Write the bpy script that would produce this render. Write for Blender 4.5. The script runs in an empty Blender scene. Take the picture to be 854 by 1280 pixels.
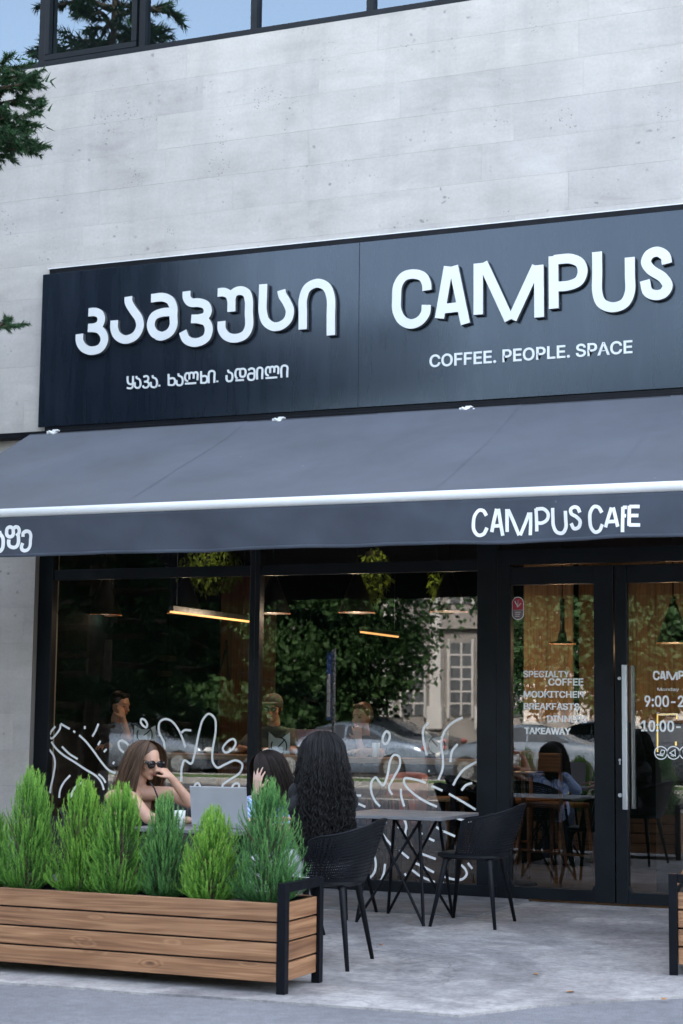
import bpy, math, random
import numpy as np
from mathutils import Vector, Matrix, noise as mnoise

SC = bpy.context.scene
COL = SC.collection
R = math.radians
rnd = random.Random(7)

# ------------------------------------------------------------------ camera
FPX, YAW, PIT, ROL = 2171.6, R(22.836), R(6.735), R(0.692)
CAM = Vector((0.0, -13.256, 1.4))
_f = Vector((-math.sin(YAW) * math.cos(PIT), math.cos(YAW) * math.cos(PIT), math.sin(PIT)))
_r0 = Vector((math.cos(YAW), math.sin(YAW), 0))
_u0 = _r0.cross(_f)
_r = math.cos(ROL) * _r0 + math.sin(ROL) * _u0
_u = -math.sin(ROL) * _r0 + math.cos(ROL) * _u0
cd = bpy.data.cameras.new('camera')
cam = bpy.data.objects.new('camera', cd)
COL.objects.link(cam)
cam.matrix_world = Matrix(((_r.x, _u.x, -_f.x, CAM.x), (_r.y, _u.y, -_f.y, CAM.y), (_r.z, _u.z, -_f.z, CAM.z), (0, 0, 0, 1)))
cd.sensor_fit = 'VERTICAL'
cd.sensor_height = 36.0
cd.lens = 36.0 * FPX / 1280.0
cd.clip_start = 0.1
cd.clip_end = 2000
cd.dof.use_dof = True
cd.dof.focus_distance = 12.6
cd.dof.aperture_fstop = 4.0
SC.camera = cam

# ------------------------------------------------------------------ daylight
w = bpy.data.worlds.new('World')
SC.world = w
w.use_nodes = True
nt = w.node_tree
bg = nt.nodes['Background']
sky = nt.nodes.new('ShaderNodeTexSky')
sky.sky_type = 'NISHITA'
sky.sun_disc = False
SUN_EL, SUN_AZ = R(38), R(14)            # the sun stands behind the cafe, which shades its own pavement
sky.sun_elevation = SUN_EL
sky.sun_rotation = SUN_AZ
sky.air_density = 1.0
sky.dust_density = 3.0
sky.ozone_density = 1.0
hs = nt.nodes.new('ShaderNodeHueSaturation')
hs.inputs['Saturation'].default_value = 0.56
nt.links.new(sky.outputs[0], hs.inputs['Color'])
nt.links.new(hs.outputs[0], bg.inputs['Color'])
bg.inputs['Strength'].default_value = 0.15
sl = bpy.data.lights.new('sun', 'SUN')
sl.energy = 2.0
sl.angle = R(0.6)
sl.color = (1.0, 0.93, 0.83)
so = bpy.data.objects.new('sun', sl)
COL.objects.link(so)
sd = Vector((math.sin(SUN_AZ) * math.cos(SUN_EL), math.cos(SUN_AZ) * math.cos(SUN_EL), math.sin(SUN_EL)))
so.rotation_euler = sd.to_track_quat('Z', 'Y').to_euler()
so.location = sd * 60
vs = SC.view_settings
vs.view_transform = 'Standard'
vs.look = 'None'
vs.gamma = 1.0
vs.use_curve_mapping = False
vs.exposure = 2.95
SC.cycles.max_bounces = 8
SC.cycles.transparent_max_bounces = 16
SC.cycles.use_denoising = True
SC.cycles.sample_clamp_indirect = 6.0
SC.cycles.caustics_reflective = False

# ------------------------------------------------------------------ helpers
def hit(px, py, Y):
    """Where the line of sight through a point of the photograph meets the plane Y = const."""
    d = _f + _r * ((px - 427) / FPX) - _u * ((py - 640) / FPX)
    t = (Y - CAM.y) / d.y
    return CAM.x + d.x * t, CAM.z + d.z * t


class MB:
    def __init__(s):
        s.v = []; s.f = []; s.c = []
    def add(s, vs, fs):
        b = len(s.v); s.v.extend(vs); s.f.extend([tuple(i + b for i in f) for f in fs]); return s
    def box(s, x0, x1, y0, y1, z0, z1):
        v = [(x0,y0,z0),(x1,y0,z0),(x1,y1,z0),(x0,y1,z0),(x0,y0,z1),(x1,y0,z1),(x1,y1,z1),(x0,y1,z1)]
        return s.add(v, [(0,3,2,1),(4,5,6,7),(0,1,5,4),(1,2,6,5),(2,3,7,6),(3,0,4,7)])
    def tube(s, pts, rad, n=8, cap=True, flat=None):
        pts = [Vector(p) for p in pts]
        if not hasattr(rad, '__len__'): rad = [rad] * len(pts)
        b = len(s.v); N = len(pts)
        up = None
        for i, p in enumerate(pts):
            t = (pts[min(i+1, N-1)] - pts[max(i-1, 0)])
            if t.length < 1e-9: t = Vector((0,0,1))
            t.normalize()
            if up is None:
                up = Vector((0,0,1)) if abs(t.z) < 0.9 else Vector((1,0,0))
            a = t.cross(up)
            if a.length < 1e-6: a = t.orthogonal()
            a.normalize(); bb = a.cross(t).normalized(); up = bb
            for k in range(n):
                th = 2*math.pi*(k+0.5)/n
                q = p + a*(math.cos(th)*rad[i]) + bb*(math.sin(th)*rad[i]*(flat or 1))
                s.v.append(tuple(q))
        for i in range(N-1):
            for k in range(n):
                k2 = (k+1) % n
                s.f.append((b+i*n+k, b+i*n+k2, b+(i+1)*n+k2, b+(i+1)*n+k))
        if cap:
            s.f.append(tuple(b+k for k in range(n))[::-1])
            s.f.append(tuple(b+(N-1)*n+k for k in range(n)))
        return s
    def lathe(s, prof, c, n=24):
        b = len(s.v)
        for r, z in prof:
            for k in range(n):
                th = 2*math.pi*k/n
                s.v.append((c[0]+r*math.cos(th), c[1]+r*math.sin(th), c[2]+z))
        for i in range(len(prof)-1):
            for k in range(n):
                k2 = (k+1) % n
                s.f.append((b+i*n+k, b+i*n+k2, b+(i+1)*n+k2, b+(i+1)*n+k))
        return s
    def ball(s, c, r, n=12, m=8, M=None):
        """ellipsoid; r = (rx, ry, rz) along the axes of M"""
        b = len(s.v); c = Vector(c)
        if not hasattr(r, '__len__'): r = (r, r, r)
        for i in range(m+1):
            ph = math.pi*i/m
            for k in range(n):
                th = 2*math.pi*k/n
                q = Vector((r[0]*math.sin(ph)*math.cos(th), r[1]*math.sin(ph)*math.sin(th), r[2]*math.cos(ph)))
                if M is not None: q = M @ q
                s.v.append(tuple(c+q))
        for i in range(m):
            for k in range(n):
                k2 = (k+1) % n
                s.f.append((b+i*n+k, b+(i+1)*n+k, b+(i+1)*n+k2, b+i*n+k2))
        return s
    def cap(s, a, ra, b_, rb, n=12):
        """tapered capsule"""
        a = Vector(a); b_ = Vector(b_); t = (b_-a)
        if t.length < 1e-6: t = Vector((0,0,1e-3)); b_ = a+t
        t.normalize()
        pts = []; rad = []
        for k in range(4):
            an = math.pi/2*(k/4.0)
            pts.append(a - t*ra*math.cos(an)); rad.append(max(ra*math.sin(an), ra*0.05))
        pts.append(a); rad.append(ra); pts.append(b_); rad.append(rb)
        for k in range(1, 5):
            an = math.pi/2*(k/4.0)
            pts.append(b_ + t*rb*math.sin(an)); rad.append(max(rb*math.cos(an), rb*0.05))
        return s.tube(pts, rad, n)
    def ribbon(s, pts, width, y, depth, closed=False, yf=None):
        """flat lettering stroke in the X-Z plane standing `depth` proud (towards -Y) of y"""
        P = [Vector((p[0], p[1])) for p in pts]
        n = len(P); b = len(s.v); hw = width/2
        for i in range(n):
            if closed: t0 = P[i]-P[i-1]; t1 = P[(i+1) % n]-P[i]
            else:
                t0 = P[i]-P[i-1] if i else P[1]-P[0]
                t1 = P[i+1]-P[i] if i < n-1 else P[i]-P[i-1]
            t0 = t0.normalized() if t0.length > 1e-9 else Vector((1,0)); t1 = t1.normalized() if t1.length > 1e-9 else t0
            t = (t0+t1)
            t = t.normalized() if t.length > 1e-6 else t0
            m = Vector((-t.y, t.x)); k = max(0.45, m.dot(Vector((-t0.y, t0.x))))
            L = P[i]+m*hw/k; Rr = P[i]-m*hw/k
            for q in (L, Rr):
                yy = y + (yf(q.x, q.y) if yf else 0)
                s.v.append((q.x, yy-depth, q.y)); s.v.append((q.x, yy, q.y))
        m = n if closed else n-1
        for i in range(m):
            a = b+4*i; c = b+4*((i+1) % n)
            s.f += [(a, c, c+2, a+2), (a+1, a+3, c+3, c+1), (a, a+1, c+1, c), (a+2, c+2, c+3, a+3)]
        if not closed:
            s.f += [(b, b+2, b+3, b+1)]; a = b+4*(n-1); s.f += [(a, a+1, a+3, a+2)]
        return s
    def build(s, name, mat, parent=None, loc=None, smooth=False, org=None, bevel=0, kind=None):
        me = bpy.data.meshes.new(name)
        V = s.v
        if org is None and parent is not None: org = ORG.get(parent.name, (0,0,0))
        if org is not None and any(org): V = [(a-org[0], b-org[1], c-org[2]) for a, b, c in V]
        me.from_pydata(V, [], s.f)
        if smooth:
            me.polygons.foreach_set('use_smooth', [True]*len(me.polygons))
        me.materials.append(M[mat] if isinstance(mat, str) else mat)
        me.update()
        if s.c:
            at = me.attributes.new('tint', 'FLOAT', 'FACE'); at.data.foreach_set('value', s.c)
        o = bpy.data.objects.new(name, me)
        COL.objects.link(o)
        if parent is not None:
            o.parent = parent; ORG[o.name] = org or (0,0,0)
        elif org is not None: o.location = org
        if loc is not None: o.location = loc
        if bevel:
            md = o.modifiers.new('bevel', 'BEVEL'); md.width = bevel; md.segments = 2; md.limit_method = 'ANGLE'; md.angle_limit = R(40)
        if smooth == 'auto':
            md = o.modifiers.new('es', 'EDGE_SPLIT'); md.split_angle = R(38)
        if kind: o['kind'] = kind
        return o

ORG = {}
def thing(name, label, cat, loc=(0,0,0), group=None, world=True):
    o = bpy.data.objects.new(name, None)
    o.empty_display_size = 0.1
    COL.objects.link(o); o.location = loc
    o['label'] = label; o['category'] = cat
    if group: o['group'] = group
    ORG[o.name] = tuple(loc) if world else (0,0,0)
    return o
def tag(o, label, cat, group=None, kind=None):
    o['label'] = label; o['category'] = cat
    if group: o['group'] = group
    if kind: o['kind'] = kind
    return o
def copy_tree(o, parent=None):
    c = o.copy(); COL.objects.link(c); c.parent = parent
    for ch in list(o.children): copy_tree(ch, c)
    return c
def place(o, loc, rz=0, label=None, group=None, sc=None):
    o.location = loc; o.rotation_euler = (0, 0, rz)
    if sc: o.scale = (sc, sc, sc)
    if label: o['label'] = label
    if group: o['group'] = group
    return o
def smooth_path(pts, per=6, closed=False):
    """centripetal-like Catmull-Rom resampling of a 2D or 3D polyline"""
    P = [Vector(p) if len(p) == 3 else Vector((p[0], p[1], 0)) for p in pts]
    n = len(P); out = []
    if n < 3: return [tuple(p) if len(pts[0]) == 3 else (p.x, p.y) for p in P]
    rng = n if closed else n-1
    for i in range(rng):
        p1 = P[i]; p2 = P[(i+1) % n]
        p0 = P[i-1] if (closed or i > 0) else p1*2-p2
        p3 = P[(i+2) % n] if (closed or i+2 < n) else p2*2-p1
        def tj(a, b): return max((b-a).length, 1e-6)**0.5
        t0 = 0; t1 = t0+tj(p0, p1); t2 = t1+tj(p1, p2); t3 = t2+tj(p2, p3)
        for k in range(per):
            t = t1+(t2-t1)*k/per
            A1 = p0*((t1-t)/(t1-t0))+p1*((t-t0)/(t1-t0)); A2 = p1*((t2-t)/(t2-t1))+p2*((t-t1)/(t2-t1)); A3 = p2*((t3-t)/(t3-t2))+p3*((t-t2)/(t3-t2))
            B1 = A1*((t2-t)/(t2-t0))+A2*((t-t0)/(t2-t0)); B2 = A2*((t3-t)/(t3-t1))+A3*((t-t1)/(t3-t1))
            out.append(B1*((t2-t)/(t2-t1))+B2*((t-t1)/(t2-t1)))
    if not closed: out.append(P[-1])
    return [tuple(p) for p in out] if len(pts[0]) == 3 else [(p.x, p.y) for p in out]
def bake(mb, name, mat, parent, voxel=0.0065, it=4, org=None):
    """one continuous skin from overlapping shapes"""
    me = bpy.data.meshes.new(name); me.from_pydata(mb.v, [], mb.f)
    t = bpy.data.objects.new('tmp', me); COL.objects.link(t)
    md = t.modifiers.new('r', 'REMESH'); md.mode = 'VOXEL'; md.voxel_size = voxel; md.use_smooth_shade = True
    sm = t.modifiers.new('s', 'SMOOTH'); sm.factor = 0.5; sm.iterations = it
    bpy.context.view_layer.update()
    dg = bpy.context.evaluated_depsgraph_get()
    m2 = bpy.data.meshes.new_from_object(t.evaluated_get(dg))
    bpy.data.objects.remove(t); bpy.data.meshes.remove(me)
    m2.name = name
    org = org if org is not None else ORG.get(parent.name, (0,0,0))
    m2.transform(Matrix.Translation(-Vector(org)))
    m2.materials.clear(); m2.materials.append(M[mat] if isinstance(mat, str) else mat)
    if 'hair' in name: at = m2.attributes.new('tint', 'FLOAT', 'FACE'); at.data.foreach_set('value', [0.3]*len(m2.polygons))
    o = bpy.data.objects.new(name, m2); COL.objects.link(o)
    o.parent = parent; ORG[o.name] = org
    return o
FONT = None
try:
    FONT = bpy.data.fonts.load(bpy.utils.system_resource('DATAFILES') + '/fonts/Inter.woff2')   # Blender's own interface font
except Exception: FONT = None
def text_fit(name, s, x0, x1, z0, z1, y, depth, mat, parent, bold=0.0, split=False, thick=0.0):
    """lettering `s` filling the box x0..x1, z0..z1 on the plane y, standing depth proud"""
    c = bpy.data.curves.new('t', 'FONT'); c.body = s; c.offset = bold; c.resolution_u = 3
    if FONT and s.isascii(): c.font = FONT
    c.extrude = 0.01
    t = bpy.data.objects.new('t', c); COL.objects.link(t)
    bpy.context.view_layer.update()
    dg = bpy.context.evaluated_depsgraph_get()
    me = bpy.data.meshes.new_from_object(t.evaluated_get(dg))
    bpy.data.objects.remove(t)
    n = len(me.vertices); a = np.empty(n*3); me.vertices.foreach_get('co', a); a = a.reshape(-1, 3)
    mn = a.min(0); mx = a.max(0)
    org = ORG.get(parent.name, (0,0,0))
    b = np.empty_like(a)
    b[:, 0] = x0+(a[:, 0]-mn[0])/(mx[0]-mn[0])*(x1-x0)-org[0]
    b[:, 2] = z0+(a[:, 1]-mn[1])/(mx[1]-mn[1])*(z1-z0)-org[2]
    b[:, 1] = y-(a[:, 2]-mn[2])/(mx[2]-mn[2])*depth-org[1]
    me.vertices.foreach_set('co', b.ravel()); me.update()
    if thick:      # broaden the strokes a little
        vs_ = []; fs_ = []
        for q, dx in enumerate((0, -thick, thick)):
            for dz in ((0,) if q == 0 else (-thick*0.6, thick*0.6)):
                k0 = len(vs_); bb = b.copy(); bb[:, 0] += dx; bb[:, 2] += dz; bb[:, 1] -= 0.00015*(len(vs_)//max(1, n)); vs_ += [tuple(v) for v in bb]; fs_ += [tuple(i+k0 for i in p.vertices) for p in me.polygons]
        me = bpy.data.meshes.new(name); me.from_pydata(vs_, [], fs_)
    me.name = name
    if split:      # one part for each letter
        par = list(range(n))
        def find(i):
            while par[i] != i: par[i] = par[par[i]]; i = par[i]
            return i
        key = {}
        for i in range(n): par[i] = key.setdefault(tuple(np.round(b[i], 5)), i)      # weld the doubled outline points
        for e in me.edges:
            p, q = find(e.vertices[0]), find(e.vertices[1])
            if p != q: par[p] = q
        comp = {}
        for p in me.polygons: comp.setdefault(find(p.vertices[0]), []).append(tuple(p.vertices))
        for fs in comp.values():
            ids = sorted({v for f_ in fs for v in f_}); ix = {v: k for k, v in enumerate(ids)}
            m2 = bpy.data.meshes.new('letter'); m2.from_pydata([tuple(b[v]) for v in ids], [], [tuple(ix[v] for v in f_) for f_ in fs]); m2.materials.append(M[mat])
            o = bpy.data.objects.new('letter', m2); COL.objects.link(o); o.parent = parent; ORG[o.name] = org
        return o
    me.materials.clear(); me.materials.append(M[mat])
    o = bpy.data.objects.new(name, me); COL.objects.link(o); o.parent = parent; ORG[o.name] = org
    return o

# ------------------------------------------------------------------ materials
M = {}
class NT:
    def __init__(s, name):
        s.m = bpy.data.materials.new(name); s.m.use_nodes = True; s.t = s.m.node_tree
        s.b = s.t.nodes['Principled BSDF']; M[name] = s.m
    def n(s, typ, **kw):
        x = s.t.nodes.new(typ)
        for k, v in kw.items():
            if k.startswith('i_'):
                key = k[2:]
                key = int(key) if key.isdigit() else key.replace('_', ' ')
                x.inputs[key].default_value = v
            else: setattr(x, k, v)
        return x
    def l(s, a, b): s.t.links.new(a, b)
    def set(s, **kw):
        for k, v in kw.items(): s.b.inputs[k.replace('_', ' ')].default_value = v
        return s
    def coord(s, scale=(1,1,1), rand=False):
        tc = s.n('ShaderNodeTexCoord'); mp = s.n('ShaderNodeMapping'); mp.inputs['Scale'].default_value = scale
        s.l(tc.outputs['Object'], mp.inputs[0])
        if rand:
            oi = s.n('ShaderNodeObjectInfo'); ml = s.n('ShaderNodeMath', operation='MULTIPLY'); ml.inputs[1].default_value = 37.0
            s.l(oi.outputs['Random'], ml.inputs[0]); s.l(ml.outputs[0], mp.inputs['Location'])
        return mp.outputs[0]
    def noise(s, co, scale, detail=4, rough=0.55, dist=0):
        x = s.n('ShaderNodeTexNoise'); x.inputs['Scale'].default_value = scale; x.inputs['Detail'].default_value = detail
        x.inputs['Roughness'].default_value = rough; x.inputs['Distortion'].default_value = dist
        if co is not None: s.l(co, x.inputs['Vector'])
        return x.outputs['Fac']
    def ramp(s, fac, stops):
        x = s.n('ShaderNodeValToRGB'); e = x.color_ramp.elements
        while len(e) < len(stops): e.new(0.5)
        for i, (p, c) in enumerate(stops):
            e[i].position = p; e[i].color = (c, c, c, 1) if not hasattr(c, '__len__') else tuple(c)+(1,)
        s.l(fac, x.inputs[0]); return x.outputs[0]
    def mix(s, fac, a, b, mode='MIX'):
        x = s.n('ShaderNodeMix', data_type='RGBA', blend_type=mode)
        for i, v in ((0, fac), (6, a), (7, b)):
            if hasattr(v, 'is_linked'): s.l(v, x.inputs[i])
            else: x.inputs[i].default_value = v if i == 0 else (tuple(v)+(1,) if len(v) == 3 else v)
        return x.outputs[2]
    def math(s, op, a, b=None, c=None):
        x = s.n('ShaderNodeMath', operation=op)
        for i, v in enumerate((a, b, c)):
            if v is None: continue
            if hasattr(v, 'is_linked'): s.l(v, x.inputs[i])
            else: x.inputs[i].default_value = v
        return x.outputs[0]
    def bump(s, h, strength=0.3, dist=0.01):
        x = s.n('ShaderNodeBump'); x.inputs['Strength'].default_value = strength; x.inputs['Distance'].default_value = dist
        s.l(h, x.inputs['Height']); s.l(x.outputs[0], s.b.inputs['Normal'])
    def col(s, c): s.l(c, s.b.inputs['Base Color'])
    def rgh(s, c): s.l(c, s.b.inputs['Roughness'])

def plain(name, c, rough=0.5, metal=0.0, var=0.12, scale=8, bump=0.0, bscale=60, **kw):
    m = NT(name); m.set(Roughness=rough, Metallic=metal, **kw)
    co = m.coord()
    f = m.noise(co, scale, 5)
    lo = tuple(max(0, x*(1-var)) for x in c); hi = tuple(min(1, x*(1+var)) for x in c)
    m.col(m.ramp(f, [(0.3, lo), (0.7, hi)]))
    r = m.noise(co, scale*2.3, 3); m.rgh(m.ramp(r, [(0.3, max(0.02, rough-0.08)), (0.75, min(1, rough+0.1))]))
    if bump: m.bump(m.noise(co, bscale, 3), bump, 0.004)
    return m

# travertine facing slabs
def travertine(name):
    m = NT(name); m.set(Roughness=0.75)
    geo = m.n('ShaderNodeNewGeometry'); P = geo.outputs['Position']
    oi = m.n('ShaderNodeObjectInfo'); off = m.math('MULTIPLY', oi.outputs['Random'], 53.0)
    mp = m.n('ShaderNodeMapping'); mp.inputs['Scale'].default_value = (0.9, 0.9, 3.2); m.l(P, mp.inputs[0]); m.l(off, mp.inputs['Location'])
    f = m.noise(mp.outputs[0], 1.5, 9, 0.66, 0.5)
    g = m.noise(P, 1.25, 8, 0.6, 0.6)
    mixf = m.math('ADD', m.math('MULTIPLY', f, 0.45), m.math('MULTIPLY', g, 0.55))
    base = m.ramp(mixf, [(0.33, (0.345, 0.328, 0.315)), (0.45, (0.43, 0.415, 0.40)), (0.54, (0.47, 0.456, 0.44)), (0.66, (0.53, 0.515, 0.50))])
    base = m.mix(1.0, base, m.mix(oi.outputs['Random'], (0.945, 0.945, 0.96), (1.03, 1.025, 1.015)), 'MULTIPLY')
    fine = m.noise(P, 38, 5, 0.7); base = m.mix(1.0, base, m.ramp(fine, [(0.3, (0.93, 0.93, 0.93)), (0.7, (1.05, 1.05, 1.05))]), 'MULTIPLY')
    mp2 = m.n('ShaderNodeMapping'); mp2.inputs['Scale'].default_value = (1, 1, 1.25); m.l(P, mp2.inputs[0])
    nz = m.n('ShaderNodeTexNoise'); nz.inputs['Scale'].default_value = 16; nz.inputs['Detail'].default_value = 3; m.l(P, nz.inputs['Vector'])
    wob = m.n('ShaderNodeVectorMath', operation='MULTIPLY_ADD'); m.l(nz.outputs['Color'], wob.inputs[0]); wob.inputs[1].default_value = (0.07, 0.07, 0.07); m.l(mp2.outputs[0], wob.inputs[2])
    def pits(scale, r0, r1, nscale, t0, t1):
        v = m.n('ShaderNodeTexVoronoi'); v.inputs['Scale'].default_value = scale; m.l(wob.outputs[0], v.inputs['Vector'])
        sp = m.n('ShaderNodeSeparateColor'); m.l(v.outputs['Color'], sp.inputs[0])
        dd = m.math('DIVIDE', v.outputs['Distance'], m.math('MULTIPLY_ADD', sp.outputs[0], 1.1, 0.35))
        return m.math('MULTIPLY', m.ramp(dd, [(r0, 1.0), (r1, 0.0)]), m.ramp(m.noise(P, nscale, 2), [(t0, 0.0), (t1, 1.0)]))
    p = m.math('MAXIMUM', pits(4.4, 0.025, 0.07, 0.9, 0.46, 0.52), m.math('MAXIMUM', pits(10, 0.05, 0.19, 1.4, 0.55, 0.62), pits(30, 0.10, 0.26, 2.3, 0.60, 0.66)))
    smudge = m.ramp(m.noise(mp.outputs[0], 5, 6, 0.72, 0.4), [(0.63, 0.0), (0.78, 0.45)])
    base = m.mix(smudge, base, (0.22, 0.22, 0.23)); base = m.mix(1.0, base, (1.02, 1.0, 0.965), 'MULTIPLY')
    base = m.mix(m.math('MULTIPLY', p, 0.62), base, (0.13, 0.13, 0.13))
    streak = m.n('ShaderNodeMapping'); streak.inputs['Scale'].default_value = (3.0, 3.0, 0.3); m.l(P, streak.inputs[0])
    base = m.mix(1.0, base, m.ramp(m.noise(streak.outputs[0], 1.5, 5), [(0.5, (1,1,1)), (0.8, (0.88, 0.88, 0.89))]), 'MULTIPLY')
    m.col(base)
    m.bump(m.math('SUBTRACT', m.math('ADD', f, m.math('MULTIPLY', fine, 0.3)), p), 0.3, 0.006)
travertine('travertine')

def wood(name, a, b, c, dark=1.0):
    m = NT(name); m.set(Roughness=0.5)
    tc = m.n('ShaderNodeTexCoord'); mp = m.n('ShaderNodeMapping'); oi = m.n('ShaderNodeObjectInfo')
    cmb = m.n('ShaderNodeCombineXYZ'); m.l(m.math('MULTIPLY', oi.outputs['Random'], 61.0), cmb.inputs[0]); m.l(m.math('MULTIPLY', oi.outputs['Random'], 17.0), cmb.inputs[2])
    m.l(cmb.outputs[0], mp.inputs['Location']); m.l(tc.outputs['Object'], mp.inputs[0])
    P = mp.outputs[0]
    sc = m.n('ShaderNodeMapping'); sc.inputs['Scale'].default_value = (1.5, 4, 5.2); m.l(P, sc.inputs[0])
    v = m.n('ShaderNodeTexVoronoi'); v.inputs['Scale'].default_value = 2.1; m.l(sc.outputs[0], v.inputs['Vector'])
    knot = m.ramp(v.outputs['Distance'], [(0.0, 1.0), (0.27, 0.0)])
    s2 = m.n('ShaderNodeMapping'); s2.inputs['Scale'].default_value = (0.5, 9, 9); m.l(P, s2.inputs[0])
    n1 = m.noise(s2.outputs[0], 1.5, 3, 0.5, 0.3)
    kc = m.n('ShaderNodeSeparateColor'); m.l(v.outputs['Color'], kc.inputs[0]); ksel = m.ramp(kc.outputs[0], [(0.45, 0.0), (0.55, 1.0)]); knot = m.math('MULTIPLY', knot, ksel)
    ph = m.math('ADD', m.math('MULTIPLY', n1, 40.0), m.math('MULTIPLY', knot, 15.0))
    ring = m.math('MULTIPLY_ADD', m.math('SINE', ph), 0.5, 0.5)
    base = m.mix(ring, a, b)
    s3 = m.n('ShaderNodeMapping'); s3.inputs['Scale'].default_value = (2, 120, 120); m.l(P, s3.inputs[0])
    fib = m.noise(s3.outputs[0], 1.4, 3)
    base = m.mix(1.0, base, m.ramp(fib, [(0.3, (0.82, 0.8, 0.78)), (0.7, (1.1, 1.1, 1.1))]), 'MULTIPLY')
    big = m.noise(P, 2.2, 2)
    base = m.mix(1.0, base, m.ramp(big, [(0.3, (0.85, 0.82, 0.8)), (0.7, (1.08, 1.08, 1.06))]), 'MULTIPLY')
    eye = m.ramp(v.outputs['Distance'], [(0.035, 1.0), (0.11, 0.0)])
    base = m.mix(m.math('MULTIPLY', m.math('MULTIPLY', eye, ksel), 0.85), base, c)
    s4 = m.n('ShaderNodeMapping'); s4.inputs['Scale'].default_value = (0.8, 40, 40); m.l(P, s4.inputs[0])
    base = m.mix(1.0, base, m.ramp(m.noise(s4.outputs[0], 1.2, 4), [(0.36, (0.66, 0.62, 0.6)), (0.5, (1, 1, 1))]), 'MULTIPLY')
    base = m.mix(1.0, base, m.mix(oi.outputs['Random'], (0.88, 0.87, 0.86), (1.1, 1.1, 1.08)), 'MULTIPLY')
    m.col(base)
    m.bump(fib, 0.25, 0.002)
wood('stained_pine', (0.40, 0.218, 0.115), (0.285, 0.142, 0.07), (0.075, 0.03, 0.015))
wood('counter_oak', (0.42, 0.25, 0.13), (0.32, 0.18, 0.085), (0.16, 0.08, 0.04))
wood('stool_wood', (0.15, 0.075, 0.033), (0.10, 0.05, 0.022), (0.05, 0.025, 0.012))
wood('wall_wood_dim', (0.13, 0.06, 0.03), (0.09, 0.04, 0.02), (0.05, 0.02, 0.01))  # board colour darkened to stand for the dim left side of the room
wood('wall_plywood', (0.50, 0.30, 0.14), (0.42, 0.24, 0.10), (0.30, 0.16, 0.07))

# concrete pavement
m = NT('concrete'); m.set(Roughness=0.85)
geo = m.n('ShaderNodeNewGeometry'); P = geo.outputs['Position']
n1 = m.noise(P, 1.1, 8, 0.62, 0.5); n2 = m.noise(P, 6, 6, 0.6); n3 = m.noise(P, 90, 3)
mpx = m.n('ShaderNodeMapping'); mpx.inputs['Scale'].default_value = (1.0, 0.8, 1); m.l(P, mpx.inputs[0])
sw = m.noise(mpx.outputs[0], 1.7, 7, 0.65, 0.8)
base = m.ramp(n1, [(0.30, (0.185, 0.187, 0.195)), (0.5, (0.265, 0.267, 0.273)), (0.7, (0.36, 0.36, 0.365))])
base = m.mix(0.45, base, m.ramp(sw, [(0.32, (0.15, 0.15, 0.158)), (0.5, (0.24, 0.24, 0.248)), (0.66, (0.37, 0.37, 0.375))]))
wash = m.ramp(m.noise(P, 0.55, 6, 0.6, 1.2), [(0.46, (0.95, 0.95, 0.96)), (0.53, (1.32, 1.31, 1.29))])
base = m.mix(1.0, base, wash, 'MULTIPLY')
base = m.mix(1.0, base, m.ramp(n2, [(0.3, (0.86, 0.86, 0.87)), (0.7, (1.10, 1.10, 1.09))]), 'MULTIPLY')
base = m.mix(1.0, base, m.ramp(m.noise(P, 24, 7, 0.75), [(0.3, (0.76, 0.76, 0.77)), (0.5, (1, 1, 1)), (0.7, (1.18, 1.18, 1.17))]), 'MULTIPLY')
base = m.mix(1.0, base, m.ramp(m.noise(mpx.outputs[0], 7, 9, 0.75, 1.0), [(0.38, (0.78, 0.78, 0.79)), (0.5, (1, 1, 1)), (0.64, (1.15, 1.15, 1.14))]), 'MULTIPLY')
base = m.mix(1.0, base, m.ramp(n3, [(0.3, (0.88, 0.88, 0.88)), (0.75, (1.08, 1.08, 1.08))]), 'MULTIPLY')
vv = m.n('ShaderNodeTexVoronoi', feature='DISTANCE_TO_EDGE'); vv.inputs['Scale'].default_value = 0.42
vd = m.n('ShaderNodeVectorMath', operation='ADD'); nn = m.n('ShaderNodeTexNoise'); nn.inputs['Scale'].default_value = 3.0; nn.inputs['Detail'].default_value = 8
m.l(P, nn.inputs['Vector']); m.l(P, vd.inputs[0]); m.l(nn.outputs['Color'], vd.inputs[1]); m.l(vd.outputs[0], vv.inputs['Vector'])
crack = m.math('MULTIPLY', m.ramp(vv.outputs['Distance'], [(0.0, 0.8), (0.006, 0.0)]), m.ramp(m.noise(P, 0.8, 2), [(0.5, 0.0), (0.6, 0.7)]))
base = m.mix(crack, base, (0.08, 0.08, 0.08))
pt = m.ramp(m.noise(mpx.outputs[0], 3.1, 7, 0.75, 0.5), [(0.64, 0.0), (0.70, 0.6)])
base = m.mix(pt, base, (0.10, 0.10, 0.11))
base = m.mix(1.0, base, (1.04, 1.0, 0.955), 'MULTIPLY')
m.col(base); m.bump(m.math('ADD', m.math('MULTIPLY', n3, 0.3), m.math('ADD', n2, sw)), 0.5, 0.012)

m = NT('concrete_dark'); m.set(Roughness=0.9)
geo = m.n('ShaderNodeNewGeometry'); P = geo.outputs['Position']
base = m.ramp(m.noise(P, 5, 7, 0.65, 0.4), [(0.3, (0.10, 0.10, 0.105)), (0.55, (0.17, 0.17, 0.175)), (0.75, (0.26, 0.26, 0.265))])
m.col(base); m.bump(m.noise(P, 40, 5), 0.5, 0.01)

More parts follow.
